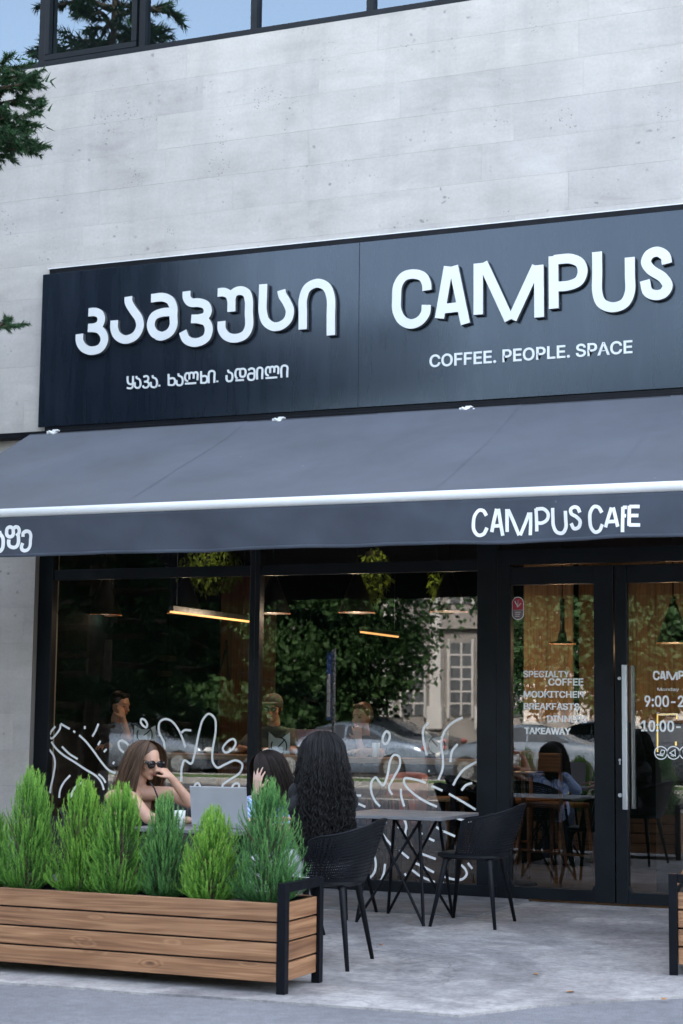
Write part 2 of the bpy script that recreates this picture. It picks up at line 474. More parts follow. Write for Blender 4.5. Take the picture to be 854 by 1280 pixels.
m = NT('asphalt'); m.set(Roughness=0.85)
geo = m.n('ShaderNodeNewGeometry'); P = geo.outputs['Position']
ag = m.n('ShaderNodeTexVoronoi'); ag.inputs['Scale'].default_value = 120; m.l(P, ag.inputs['Vector'])
base = m.ramp(m.noise(P, 0.9, 6, 0.6), [(0.3, (0.18, 0.182, 0.195)), (0.7, (0.26, 0.263, 0.28))])
base = m.mix(1.0, base, m.ramp(ag.outputs['Distance'], [(0.1, (1.25, 1.25, 1.25)), (0.5, (0.8, 0.8, 0.8))]), 'MULTIPLY')
base = m.mix(1.0, base, m.ramp(m.noise(P, 14, 4), [(0.3, (0.85, 0.85, 0.85)), (0.7, (1.1, 1.1, 1.1))]), 'MULTIPLY')
m.col(base); m.bump(ag.outputs['Distance'], 0.6, 0.004)

plain('road_asphalt', (0.12, 0.12, 0.125), 0.7, var=0.25, scale=1.2)
plain('grass', (0.07, 0.13, 0.03), 0.9, var=0.4, scale=3, bump=0.4)
plain('kerb', (0.3, 0.3, 0.29), 0.85, var=0.2)
plain('black_frame', (0.0075, 0.010, 0.013), 0.42, var=0.25, scale=3, Specular_IOR_Level=0.16)
plain('black_steel', (0.004, 0.005, 0.008), 0.45, var=0.3, bump=0.05, Specular_IOR_Level=0.14)
plain('black_plastic', (0.006, 0.0075, 0.011), 0.5, var=0.2, bump=0.1, bscale=200, Specular_IOR_Level=0.22)
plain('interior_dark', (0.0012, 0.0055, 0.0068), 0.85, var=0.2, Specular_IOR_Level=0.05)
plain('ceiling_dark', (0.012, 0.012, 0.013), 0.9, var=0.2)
plain('interior_floor', (0.10, 0.085, 0.07), 0.4, var=0.3, scale=2)
plain('white_letter', (0.66, 0.69, 0.69), 0.35, var=0.03, scale=3)
plain('white_vinyl', (0.84, 0.85, 0.84), 0.5, var=0.03)
plain('white_card', (0.82, 0.85, 0.80), 0.7, var=0.05)
plain('letter_side', (0.10, 0.11, 0.12), 0.5, var=0.1)
plain('white_metal', (0.72, 0.73, 0.73), 0.35, var=0.06, scale=1.5)
plain('steel', (0.50, 0.52, 0.55), 0.42, metal=1.0, var=0.05)
plain('table_top', (0.17, 0.175, 0.185), 0.42, var=0.1, scale=5)
plain('laptop_silver', (0.46, 0.47, 0.50), 0.40, metal=0.25, var=0.04)
plain('dark_screen', (0.02, 0.02, 0.025), 0.3)
plain('soil', (0.03, 0.022, 0.016), 0.95, var=0.4, bump=1.0)
plain('pink_fabric', (0.45, 0.25, 0.28), 0.9, var=0.1)
plain('cushion_white', (0.60, 0.61, 0.63), 0.8, var=0.06)
plain('black_cloth', (0.012, 0.013, 0.016), 0.9, var=0.3, bump=0.3, bscale=40)
plain('grey_cloth', (0.075, 0.08, 0.075), 0.9, var=0.2, bump=0.3, bscale=40)
plain('denim', (0.05, 0.07, 0.12), 0.9, var=0.3, bump=0.3, bscale=80)
plain('cap_cloth', (0.09, 0.085, 0.075), 0.9, var=0.2)
plain('orange_leaf', (0.42, 0.20, 0.06), 0.8, var=0.3)
plain('bark', (0.11, 0.08, 0.055), 0.9, var=0.4, scale=12, bump=0.9, bscale=18)
plain('sticker_red', (0.45, 0.04, 0.07), 0.5, var=0.05)
plain('sticker_grey', (0.20, 0.15, 0.17), 0.5, var=0.05)
plain('facade_stone', (0.24, 0.225, 0.21), 0.8, var=0.12, scale=1.2, bump=0.3)
plain('facade_light', (0.50, 0.49, 0.47), 0.8, var=0.08, scale=1.2)
plain('lamp_black', (0.012, 0.012, 0.012), 0.35, var=0.1)
plain('cord_black', (0.01, 0.01, 0.01), 0.6, var=0.1)
plain('rubber', (0.02, 0.02, 0.02), 0.8, var=0.2)
plain('alloy', (0.4, 0.41, 0.43), 0.3, metal=0.9, var=0.05)
plain('sunglass', (0.01, 0.01, 0.012), 0.08, var=0.02)
plain('gold', (0.65, 0.45, 0.18), 0.3, metal=1.0, var=0.05)
plain('lips', (0.35, 0.10, 0.09), 0.5, var=0.1)
plain('eye', (0.25, 0.24, 0.23), 0.2, var=0.05)
plain('iris', (0.03, 0.02, 0.015), 0.2, var=0.05)
plain('bracelet', (0.02, 0.02, 0.02), 0.5, var=0.05)
plain('paint_silver', (0.20, 0.24, 0.29), 0.28, metal=0.7, var=0.03, Coat_Weight=0.6)
plain('paint_blue', (0.22, 0.28, 0.36), 0.28, metal=0.4, var=0.03, Coat_Weight=0.6)
plain('paint_pale', (0.13, 0.16, 0.20), 0.3, var=0.03, Coat_Weight=0.6)
plain('paint_dark', (0.02, 0.025, 0.035), 0.25, metal=0.3, var=0.03, Coat_Weight=0.6)
plain('paint_red', (0.30, 0.03, 0.03), 0.28, metal=0.3, var=0.03, Coat_Weight=0.6)
plain('car_window', (0.015, 0.02, 0.025), 0.06, var=0.05, Coat_Weight=0.5)
plain('far_window', (0.10, 0.105, 0.11), 0.3, var=0.3, scale=0.6)
plain('sign_blue', (0.10, 0.18, 0.45), 0.5, var=0.05)

# sign panels: satin dark blue-black with rain streaks
m = NT('sign_panel'); m.set(Specular_IOR_Level=0.5, IOR=1.55, Specular_Tint=(0.72, 0.86, 1.0, 1.0))
geo = m.n('ShaderNodeNewGeometry'); mp = m.n('ShaderNodeMapping'); mp.inputs['Scale'].default_value = (7, 7, 0.7); m.l(geo.outputs['Position'], mp.inputs[0])
f = m.noise(mp.outputs[0], 1.3, 6, 0.65)
g = m.noise(geo.outputs['Position'], 1.1, 4)
base = m.ramp(f, [(0.35, (0.007, 0.011, 0.019)), (0.6, (0.010, 0.015, 0.025)), (0.85, (0.020, 0.027, 0.040))])
m.col(base)
m.rgh(m.ramp(m.math('ADD', m.math('MULTIPLY', f, 0.5), m.math('MULTIPLY', g, 0.5)), [(0.35, 0.16), (0.7, 0.26)]))

# awning cloth
def cloth(name, c, extra=None):
    m = NT(name); m.set(Roughness=0.78, Sheen_Weight=0.15)
    geo = m.n('ShaderNodeNewGeometry'); P = geo.outputs['Position']
    n1 = m.noise(P, 1.3, 5, 0.6, 0.3); n2 = m.noise(P, 7, 4)
    lo = tuple(x*0.80 for x in c); hi = tuple(x*1.2 for x in c)
    base = m.ramp(n1, [(0.3, lo), (0.7, hi)])
    base = m.mix(1.0, base, m.ramp(n2, [(0.3, (0.93, 0.93, 0.93)), (0.7, (1.06, 1.06, 1.06))]), 'MULTIPLY')
    v = m.n('ShaderNodeTexVoronoi'); v.inputs['Scale'].default_value = 3.5; m.l(P, v.inputs['Vector'])
    dirt = m.math('MULTIPLY', m.ramp(v.outputs['Distance'], [(0.02, 1.0), (0.05, 0.0)]), m.ramp(m.noise(P, 2.0, 2), [(0.5, 0.0), (0.62, 0.6)]))
    base = m.mix(dirt, base, (0.35, 0.36, 0.37))
    m.col(base)
    wv = m.noise(P, 900, 1); m.bump(wv, 0.15, 0.001)
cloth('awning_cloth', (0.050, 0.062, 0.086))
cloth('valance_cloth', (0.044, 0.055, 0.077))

# glass
def glass(name, ior, tint=(0.9, 0.93, 0.92), gtint=(1, 1, 1)):
    m = NT(name); t = m.t
    t.nodes.remove(m.b)
    out = [n for n in t.nodes if n.type == 'OUTPUT_MATERIAL'][0]
    tr = m.n('ShaderNodeBsdfTransparent'); tr.inputs[0].default_value = tint+(1,)
    gl = m.n('ShaderNodeBsdfGlossy'); gl.inputs['Roughness'].default_value = 0.0; gl.inputs['Color'].default_value = tuple(gtint)+(1,)
    fr = m.n('ShaderNodeFresnel'); fr.inputs[0].default_value = ior
    geo = m.n('ShaderNodeNewGeometry')
    bm = m.n('ShaderNodeBump'); bm.inputs['Strength'].default_value = 0.006; bm.inputs['Distance'].default_value = 0.01
    nz = m.n('ShaderNodeTexNoise'); nz.inputs['Scale'].default_value = 1.6; m.l(geo.outputs['Position'], nz.inputs['Vector']); m.l(nz.outputs[0], bm.inputs['Height'])
    m.l(bm.outputs[0], gl.inputs['Normal'])
    mx = m.n('ShaderNodeMixShader'); m.l(fr.outputs[0], mx.inputs[0]); m.l(tr.outputs[0], mx.inputs[1]); m.l(gl.outputs[0], mx.inputs[2])
    m.l(mx.outputs[0], out.inputs[0])
glass('shop_glass', 2.0)
glass('door_glass', 2.2, (0.88, 0.92, 0.91))
glass('upper_glass', 2.5, (0.3, 0.36, 0.4), (0.68, 0.84, 0.98))

def emit(name, c, st):
    m = NT(name); m.set(Base_Color=tuple(c)+(1,), Emission_Color=tuple(c)+(1,), Emission_Strength=st); return m
emit('warm_glow', (1.0, 0.33, 0.11), 0.13)
emit('warm_strip', (1.0, 0.46, 0.15), 0.20)
emit('yellow_strip', (1.0, 0.72, 0.18), 0.15)
emit('tail_light', (1.0, 0.05, 0.05), 0.6)

# foliage: tint attribute blends between the kinds of green a plant really carries
def leaf(name, stops, rough=0.6, trans=0.25):
    m = NT(name); m.set(Roughness=rough, Specular_IOR_Level=0.3)
    at = m.n('ShaderNodeAttribute', attribute_name='tint')
    oi = m.n('ShaderNodeObjectInfo')
    c = m.ramp(at.outputs['Fac'], stops)
    c = m.mix(1.0, c, m.mix(oi.outputs['Random'], (0.88, 0.92, 0.95), (1.1, 1.05, 0.9)), 'MULTIPLY')
    m.col(c)
    out = [n for n in m.t.nodes if n.type == 'OUTPUT_MATERIAL'][0]
    tl = m.n('ShaderNodeBsdfTranslucent'); m.l(c, tl.inputs[0])
    mx = m.n('ShaderNodeMixShader'); mx.inputs[0].default_value = trans
    m.l(m.b.outputs[0], mx.inputs[1]); m.l(tl.outputs[0], mx.inputs[2]); m.l(mx.outputs[0], out.inputs[0])
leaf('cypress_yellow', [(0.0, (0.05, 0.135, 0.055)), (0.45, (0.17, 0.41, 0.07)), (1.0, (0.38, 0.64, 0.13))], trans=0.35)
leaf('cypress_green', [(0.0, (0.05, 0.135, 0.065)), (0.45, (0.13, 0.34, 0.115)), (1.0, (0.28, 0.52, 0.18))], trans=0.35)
leaf('street_leaf', [(0.0, (0.028, 0.065, 0.024)), (0.5, (0.042, 0.095, 0.032)), (1.0, (0.06, 0.125, 0.04))])
leaf('pine_leaf', [(0.0, (0.014, 0.04, 0.02)), (0.5, (0.036, 0.09, 0.036)), (1.0, (0.075, 0.16, 0.055))])
leaf('hanging_leaf', [(0.0, (0.03, 0.07, 0.012)), (1.0, (0.13, 0.18, 0.03))])

def skin(name, c):
    m = NT(name); m.set(Roughness=0.5, Subsurface_Weight=0.15, Subsurface_Scale=0.02)
    co = m.coord(); f = m.noise(co, 14, 4)
    m.col(m.ramp(f, [(0.3, tuple(x*0.9 for x in c)), (0.7, tuple(min(1, x*1.08) for x in c))]))
skin('skin_warm', (0.50, 0.29, 0.20))
skin('skin_pale', (0.55, 0.36, 0.28))
def hairm(name, a, b):
    m = NT(name); m.set(Roughness=0.45, Specular_IOR_Level=0.35)
    at = m.n('ShaderNodeAttribute', attribute_name='tint')
    m.col(m.ramp(at.outputs['Fac'], [(0.0, a), (1.0, b)]))
hairm('hair_brown', (0.022, 0.012, 0.007), (0.21, 0.12, 0.07))
hairm('hair_black', (0.0015, 0.0015, 0.002), (0.010, 0.009, 0.010))
hairm('hair_dark', (0.004, 0.0025, 0.002), (0.028, 0.015, 0.011))
m = NT('striped_shirt'); m.set(Roughness=0.85)
co = m.coord(); wv = m.n('ShaderNodeTexWave'); wv.inputs['Scale'].default_value = 22; wv.inputs['Distortion'].default_value = 1.5; wv.bands_direction = 'DIAGONAL'; m.l(co, wv.inputs['Vector'])
m.col(m.ramp(wv.outputs['Fac'], [(0.35, (0.18, 0.30, 0.62)), (0.6, (0.50, 0.60, 0.78))])); m.bump(m.noise(co, 30, 3), 0.4, 0.01)

def hitZ(px, py, Z):
    d = _f + _r * ((px - 427) / FPX) - _u * ((py - 640) / FPX)
    t = (Z - CAM.z) / d.z
    return CAM.x + d.x * t, CAM.y + d.y * t

# ================================================================== THE SETTING
def sheet(name, pts, z, mat, sub=None):
    mb = MB(); mb.add([(x, y, z) for x, y in pts], [tuple(range(len(pts)))])
    o = mb.build(name, mat); o['kind'] = 'structure'; return o
# pavement: one slab whose outer edge wanders against the asphalt
edge = []
for i in range(0, 161):
    x = -26 + i*0.25
    base = -5.33 + 0.055*(x+5.3)
    if -2.75 < x < -1.2: base = -5.0 + (x+2.75)*1.0
    if x >= -1.2: base = -3.5 + 0.02*x
    edge.append((x, base + 0.05*mnoise.noise(Vector((x*1.7, 3.1, 0))) + 0.02*mnoise.noise(Vector((x*7, 1.1, 0)))))
mb = MB()
n = len(edge)
mb.add([(x, y, 0.0) for x, y in edge]+[(x, 0.3, 0.0) for x, y in edge]+[(x, y, -0.3) for x, y in edge], [(i, i+1, n+i+1, n+i) for i in range(n-1)]+[(2*n+i, 2*n+i+1, i+1, i) for i in range(n-1)])
mb.build('pavement', 'concrete')['kind'] = 'structure'
mb = MB(); NX = 60
for j in range(2):
    pass
mb.box(-120, 120, -13.2, -2.0, -0.4, -0.012)
mb.build('parking_lane', 'asphalt')['kind'] = 'structure'
sheet('ground', [(-600,-600), (600,-600), (600,600), (-600,600)], -0.55, 'grass')
mb = MB(); mb.box(-140, 140, -46, -13.2, -0.5, -0.14); mb.build('road', 'road_asphalt')['kind'] = 'structure'
mb = MB(); mb.box(-140, 140, -24.9, -22.6, -0.5, -0.02); o = mb.build('median_grass', 'grass', bevel=0.05); o['kind'] = 'structure'
mb = MB(); mb.box(-140, 140, -25.1, -24.9, -0.5, 0.0); mb.box(-140, 140, -22.6, -22.4, -0.5, 0.0); mb.build('median_kerb', 'kerb', bevel=0.02)['kind'] = 'structure'
mb = MB(); mb.box(-140, 140, -56, -34.5, -0.5, 0.0); mb.build('far_pavement', 'kerb')['kind'] = 'structure'
mb = MB(); mb.box(-140, 140, -18.1, -17.98, -0.2, -0.136); mb.build('lane_marking', 'white_vinyl')['kind'] = 'structure'

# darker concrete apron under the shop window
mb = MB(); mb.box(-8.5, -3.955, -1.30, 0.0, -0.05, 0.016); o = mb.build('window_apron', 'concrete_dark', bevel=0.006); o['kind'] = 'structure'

# ================================================================== THE CAFE BUILDING
B = thing('cafe_building', 'pale travertine-clad building with a black cafe shopfront and a band of upper windows', 'building')
mb = MB()
mb.box(-16, -8.49, -0.065, 0.3, -0.3, 7.33)
mb.box(-8.49, 9.0, -0.065, 0.3, 3.13, 7.33)
mb.box(1.2, 9.0, -0.065, 0.3, -0.3, 3.13)
mb.build('wall', 'travertine', B)
mb = MB()
mb.box(-16, 9, 0.3, 12, 7.05, 7.25); mb.box(-16, 9, 11.8, 12, -0.3, 12.8); mb.box(-16, -15.8, 0.3, 11.8, -0.3, 12.8); mb.box(8.8, 9, 0.3, 11.8, -0.3, 12.8)
mb.box(-16, 9, -0.06, 11.8, 12.8, 13.0); mb.box(-16, 9, -0.06, 0.3, 9.4, 12.8)
mb.build('upper_structure', 'travertine', B)  # unseen storeys, roof and back walls, built tall and closed to block the sun
# facing slabs, each one a piece of its own
CH = 0.3125
def slab(x0, x1, z0, z1):
    lift = rnd.uniform(0, 0.0012)
    mb = MB(); g = 0.0004
    cx, cz = (x0+x1)/2, (z0+z1)/2
    mb.box(x0+g-cx, x1-g-cx, -0.036-lift, 0.0, z0+g-cz, z1-g-cz)
    o = mb.build('stone_slab', 'travertine', B, loc=(cx, -0.066, cz), org=(0,0,0), bevel=0.0006)
    return o
rowi = 0
z = 7.33
while z > -0.05:
    z0 = max(z-CH, -0.02)
    x = -13.2 + rnd.uniform(0, 0.9)
    while x < 1.5:
        L = rnd.choice([1.1, 1.35, 1.6, 1.9, 2.3]) + rnd.uniform(-0.08, 0.08)
        x1 = x+L; a, b_ = x, x1
        if z0 < 3.88: b_ = min(b_, -8.49)
        if z0 < 5.0 and z0 >= 3.88: b_ = min(b_, -8.2) if a < -8.2 else a
        if b_ - a > 0.05: slab(a, b_, z0, z)
        x = x1
    z -= CH; rowi += 1
# reveal beside the glass
mb = MB(); mb.box(-8.495, -8.489, -0.10, 0.0, 0, 3.2); mb.build('reveal', 'facade_stone', B)

# upper windows
ux = [-10.85, -9.75, -8.64, -7.58, -6.456, -5.355, -4.25, -3.15, -2.05, -0.95, 0.15]
mb = MB(); mb.box(-11, 0.6, -0.075, 0.28, 7.335, 7.395); mb.build('window_sill', 'black_frame', B, bevel=0.004)
for i in range(len(ux)-1):
    a, b_ = ux[i], ux[i+1]
    t = 0.033
    mb = MB()
    mb.box(a-t+0.001, a+t, -0.05, 0.05, 7.397, 9.3); mb.box(b_-t+0.002, b_-0.001, -0.045, 0.05, 7.397, 9.3)
    mb.box(a+t, b_-t, -0.045, 0.05, 9.2, 9.29)
    wn = mb.build('window', 'black_frame', B, bevel=0.003)
    if i == 2:
        mb = MB(); f = 0.055
        mb.box(a+t+0.01, b_-t-0.012, -0.07, -0.01, 7.40, 7.40+f); mb.box(a+t+0.01, a+t+f, -0.07, -0.01, 7.457, 9.19); mb.box(b_-t-f-0.01, b_-t-0.012, -0.07, -0.01, 7.457, 9.19)
        mb.build('casement_frame', 'black_frame', wn, bevel=0.004)
    mb = MB(); mb.add([(a+t, 0, 7.39), (b_-t, 0, 7.39), (b_-t, 0, 9.2), (a+t, 0, 9.2)], [(0,1,2,3)]); mb.build('pane', 'upper_glass', wn)
mb = MB(); mb.box(-11, 1, 2.2, 2.3, 7.3, 9.5); mb.build('upper_room_wall', 'grey_cloth', B)

# interior shell
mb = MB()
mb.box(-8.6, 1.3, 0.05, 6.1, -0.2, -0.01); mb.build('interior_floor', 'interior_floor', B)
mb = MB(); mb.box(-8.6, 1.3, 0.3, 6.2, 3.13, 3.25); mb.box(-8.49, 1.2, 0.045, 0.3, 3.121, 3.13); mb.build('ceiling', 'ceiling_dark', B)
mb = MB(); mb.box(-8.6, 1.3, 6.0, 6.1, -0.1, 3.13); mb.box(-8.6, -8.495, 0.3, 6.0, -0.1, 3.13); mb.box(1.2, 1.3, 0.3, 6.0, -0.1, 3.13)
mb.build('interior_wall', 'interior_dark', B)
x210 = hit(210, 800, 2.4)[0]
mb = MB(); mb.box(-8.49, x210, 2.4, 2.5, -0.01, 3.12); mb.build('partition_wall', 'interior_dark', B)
# plywood wall boards, seen through the left window and the door
def ply(x0, x1, z0, z1, Y, wd, mt='wall_plywood'):
    x = x0
    while x < x1-0.02:
        xx = min(x+wd, x1); mb = MB(); cx = (x+xx)/2; cz = (z0+z1)/2
        mb.box(-(z1-z0)/2, (z1-z0)/2, -0.012, 0.012, -(xx-x)/2+0.002, (xx-x)/2-0.002)
        o = mb.build('wall_board', mt, B, loc=(cx, Y, cz), org=(0,0,0)); o.rotation_euler = (0, R(90), 0)
        x = xx
ply(hit(210, 800, 3.6)[0], hit(345, 800, 3.6)[0], 0.3, 3.0, 3.6, 0.45, 'wall_wood_dim')
zb = hit(690, 902, 3.4)[1]
ply(hit(655, 800, 3.4)[0], hit(717, 800, 3.4)[0], zb, 3.05, 3.4, 0.42)
ply(hit(724, 800, 4.2)[0], 1.15, zb, 3.05, 4.2, 0.6)
mb = MB(); mb.box(hit(650, 800, 3.3)[0], 1.15, 3.36, 3.38, 0, zb-0.01); mb.build('bar_front', 'interior_dark', B)

# ------------------------------------------------------------------ shop windows
LW = 0.0185
def strokes(mb, org, sc, lst, width, Y, depth=0.0012, yf=None, per=6, sharp=False):
    for i, s in enumerate(lst):
        cl = False
        if s and s[0] == 'o': cl = True; s = s[1:]
        pts = [hit(org[0]+p[0]/sc, org[1]+p[1]/sc, Y) for p in s]
        if yf and len(pts) == 2: pts = [(pts[0][0]+(pts[1][0]-pts[0][0])*q/10, pts[0][1]+(pts[1][1]-pts[0][1])*q/10) for q in range(11)]
        elif len(pts) > 2: pts = smooth_path(pts, per, cl)
        mb.ribbon(pts, width, Y-0.0004*(i % 5), depth, cl, yf)
    return mb
def each_stroke(name, parent, org, sc, lst, width, Y):
    for s in lst:
        if len(s) < 3 and math.dist(s[0], s[-1])/sc < 3.2:      # short dashes count as pieces too
            pass
        mb = MB(); strokes(mb, org, sc, [s], width, Y); mb.build(name, 'white_vinyl', parent)
def shop_window(x0, x1, left_w, right_w):
    mb = MB()
    mb.box(x0, x1, -0.035, 0.045, 0.016, 0.105)
    mb.box(x0+left_w+.001, x1-right_w-.001, -0.03, 0.04, 2.58, 2.67)
    mb.box(x0, x1, -0.034, 0.044, 3.04, 3.12)
    mb.box(x0, x0+left_w, -0.04, 0.05, 0.106, 3.039); mb.box(x1-right_w, x1, -0.04, 0.05, 0.106, 3.039)
    wn = mb.build('window', 'black_frame', B, bevel=0.004)
    for (a, b_) in ((0.10, 2.59), (2.66, 3.05)):
        mb = MB(); mb.add([(x0+left_w-.01, 0, a), (x1-right_w+.01, 0, a), (x1-right_w+.01, 0, b_), (x0+left_w-.01, 0, b_)], [(0,1,2,3)]); mb.build('pane', 'shop_glass', wn)
    return wn
W1 = shop_window(-8.488, -6.351, 0.145, 0.046)
W2 = shop_window(-6.349, -4.215, 0.046, 0.165)
A1 = [[(118,172),(90,205),(72,245),(90,262),(125,230),(152,190),(158,155)], [(158,150),(195,172),(228,190)], [(255,205),(270,217)], [(343,168),(343,190)],
 [(447,150),(425,205),(400,248)], [(462,282),(442,315)], [(510,343),(488,366)], [(568,440),(556,458)],
 [(300,238),(350,285),(410,360),(460,430),(520,500),(560,522),(595,530)],
 [(88,288),(120,335),(180,390),(260,440),(350,500),(430,550),(470,600),(488,655)], [(168,325),(225,380),(288,420)],
 [(72,347),(105,395),(115,450),(100,560),(82,640),(78,680)], [(232,543),(185,595),(155,655),(147,715)], [(322,597),(275,630),(245,680),(240,712)],
 [(447,535),(480,565),(502,600)], ['o',(775,115),(800,122),(818,155),(812,178),(790,168),(770,138)], [(640,370),(610,340),(600,295),(620,278),(650,290),(675,315)]]
A2 = [[(110,372),(150,365),(155,300),(115,210),(120,140),(160,115),(210,130),(260,190),(295,265),(318,330)], [(280,225),(310,200),(360,202)],
 [(285,590),(290,480),(310,430),(360,455),(385,390),(420,220),(450,120),(495,75),(540,110),(548,200),(525,350),(525,440),(560,485),(620,460),(700,430),(750,460),(735,520),(650,580),(600,620),(605,655)],
 ['o',(602,340),(640,285),(685,268),(700,300),(670,350),(620,370)], [(380,655),(395,610),(415,605),(440,655)], ['o',(672,640),(690,610),(720,608),(725,635),(695,652)]]
each_stroke('drawn_line', W1, (50,880), 6.1, A1, LW, -0.001); each_stroke('drawn_line', W1, (180,880), 6.1, A2, LW, -0.0018)
A3 = [['o',(300,115),(318,130),(315,165),(295,190),(278,175),(282,140)], [(545,65),(520,100),(520,170),(540,258)], [(752,32),(690,65),(645,115),(625,180),(635,270),(632,340),(608,402)],
 [(722,190),(690,230),(678,297)], [(835,295),(760,340),(720,390),(695,435)], [(808,420),(770,435),(745,465)], [(670,485),(740,525),(830,580)], [(568,437),(632,467)],
 [(535,420),(460,398),(408,395),(405,420),(450,475),(530,530),(600,562)], [(385,455),(388,500),(405,560)],
 [(335,492),(315,450),(345,385),(378,320),(375,265),(345,255),(322,290),(305,380),(280,435),(255,410),(235,388),(210,420),(212,480),(235,530),(262,560)],
 [(50,270),(38,325)], [(95,495),(150,495)], [(60,505),(95,525),(175,563)], [(548,350),(556,350)]]
A4 = [[(255,130),(215,130),(200,155),(235,210),(282,268)], [(287,143),(297,148)], [(320,158),(342,170)], [(448,185),(465,205)], [(505,228),(537,243)], [(548,160),(585,185)], [(638,93),(690,115),(755,130)], [(590,185),(660,215)],
 [(355,110),(370,150),(365,210),(405,280)], [(330,300),(385,345)], [(458,318),(545,350)], [(415,370),(480,400),(535,430)], [(400,412),(460,455),(540,487)],
 [(570,445),(640,468),(700,470),(728,440),(720,410),(695,385)], [(735,373),(762,408)], [(115,258),(160,300),(188,360),(180,430),(130,480),(70,518)], [(105,300),(135,345),(155,382)],
 [(50,490),(100,450),(148,405)], [(245,378),(235,440),(195,522)], [(360,435),(375,455)], [(580,493),(592,493)]]
each_stroke('drawn_line', W2, (420,890), 4.744, A3, LW, -0.001); each_stroke('drawn_line', W2, (430,1000), 4.744, A4, LW, -0.0018)
mb = MB(); mb.ribbon([hit(385, 937, -0.001), hit(400, 930, -0.001)], LW, -0.001, 0.001)
mb.build('drawn_line', 'white_vinyl', W2)

# ------------------------------------------------------------------ doors
mb = MB(); mb.box(-4.213, -4.107, -0.045, 0.05, 0.0, 2.62); mb.box(-4.213, -0.9, -0.045, 0.05, 2.62, 2.74); mb.box(-4.213, -0.9, -0.03, 0.05, 3.05, 3.12); mb.box(-0.98, -0.9, -0.045, 0.05, 0, 2.619)
dfm = mb.build('door_frame', 'black_frame', B, bevel=0.004)
mb = MB(); mb.add([(-4.2, 0, 2.73), (-0.9, 0, 2.73), (-0.9, 0, 3.06), (-4.2, 0, 3.06)], [(0,1,2,3)]); mb.build('pane', 'shop_glass', dfm)
shop_window(-2.345, -0.985, 0.05, 0.05)
mb = MB(); mb.box(-0.9, 1.2, -0.03, 0.05, 0, 3.12); mb.build('side_panel', 'black_frame', B)
def door(x0, x1, sl, sr, gt=2.46, gb=0.108):
    mb = MB()
    mb.box(x0, x0+sl, -0.04, 0.04, 0.018, 2.60); mb.box(x1-sr, x1, -0.04, 0.04, 0.018, 2.60)
    mb.box(x0+sl+.001, x1-sr-.001, -0.037, 0.037, gt, 2.599); mb.box(x0+sl+.001, x1-sr-.001, -0.037, 0.037, 0.02, gb)
    # glazing beads with clipped corners at the foot
    for xx, sgn in ((x0+sl, 1), (x1-sr, -1)):
        mb.add([(xx, -0.039, gb-.001), (xx, -0.039, gb+0.05), (xx+sgn*0.03, -0.039, gb-.001), (xx, 0, gb-.001), (xx, 0, gb+0.05), (xx+sgn*0.03, 0, gb-.001)], [(0,1,2),(3,5,4),(0,3,4,1),(1,4,5,2)])
    d = mb.build('door', 'black_frame', B, bevel=0.005)
    mb = MB(); mb.add([(x0+sl-.005, 0, gb-.01), (x1-sr+.005, 0, gb-.01), (x1-sr+.005, 0, gt+.01), (x0+sl-.005, 0, gt+.01)], [(0,1,2,3)]); mb.build('pane', 'door_glass', d)
    return d
D1 = door(-4.104, -3.272, 0.004, 0.155)
D1['label'] = 'left glass door leaf lettered with the menu words'
D2 = door(-3.262, -2.35, 0.093, 0.155)
D2['label'] = 'right glass door leaf with tall steel handle and opening hours'
# handle: two square stand-off bars, outside and inside
hx = hit(781.5, 920, -0.075)[0]
z0h, z1h = hit(781, 1012, -0.075)[1], hit(781, 831, -0.075)[1]
mb = MB(); mb.box(hx-0.019, hx+0.019, -0.10, -0.06, z0h, z1h)
for zz in (z0h+0.13, z1h-0.13): mb.tube([(hx, -0.065, zz), (hx, -0.04, zz)], 0.011, 10)
mb.build('handle', 'steel', D2, bevel=0.004)
mb = MB(); mb.box(hx+0.012, hx+0.046, 0.06, 0.095, z0h, z1h)
mb.build('handle', 'steel', D2, bevel=0.004)
for (px_, py_, r_) in ((774.5, 848, 0.013), (775.5, 994, 0.016), (775, 950, 0.010)):
    x_, z_ = hit(px_, py_, -0.042); mb = MB(); mb.tube([(x_, -0.038, z_), (x_, -0.052, z_)], r_, 14)
    if r_ == 0.010: mb.box(x_-0.005, x_+0.005, -0.047, -0.038, z_-0.035, z_)
    mb.build('lock', 'steel', D2, smooth=False)
def glass_text(s, px0, px1, pt, pb, parent, bold=0.004):
    x0, z1 = hit(px0, pt, -0.001); x1, z0 = hit(px1, pb, -0.001)
    return text_fit('lettering', s, x0, x1, z0, z1, -0.0015, 0.001, 'white_vinyl', parent, bold, False, 0.0026 if bold else 0.0)
g_ = lambda x, y: (630+x/6.569, 740+y/6.569)
for s, x0, x1, y0, y1 in [('SPECIALTY', 162, 536, 648, 700), ('COFFEE', 368, 650, 710, 768), ('MODKITCHEN', 165, 652, 813, 868), ('BREAKFASTS', 165, 618, 912, 968), ('DINNERS', 358, 683, 1014, 1072), ('TAKEAWAY', 170, 546, 1114, 1170)]:
    a = g_(x0, y0); b_ = g_(x1, y1); glass_text(s, a[0], b_[0], a[1], b_[1], D1, 0.001)
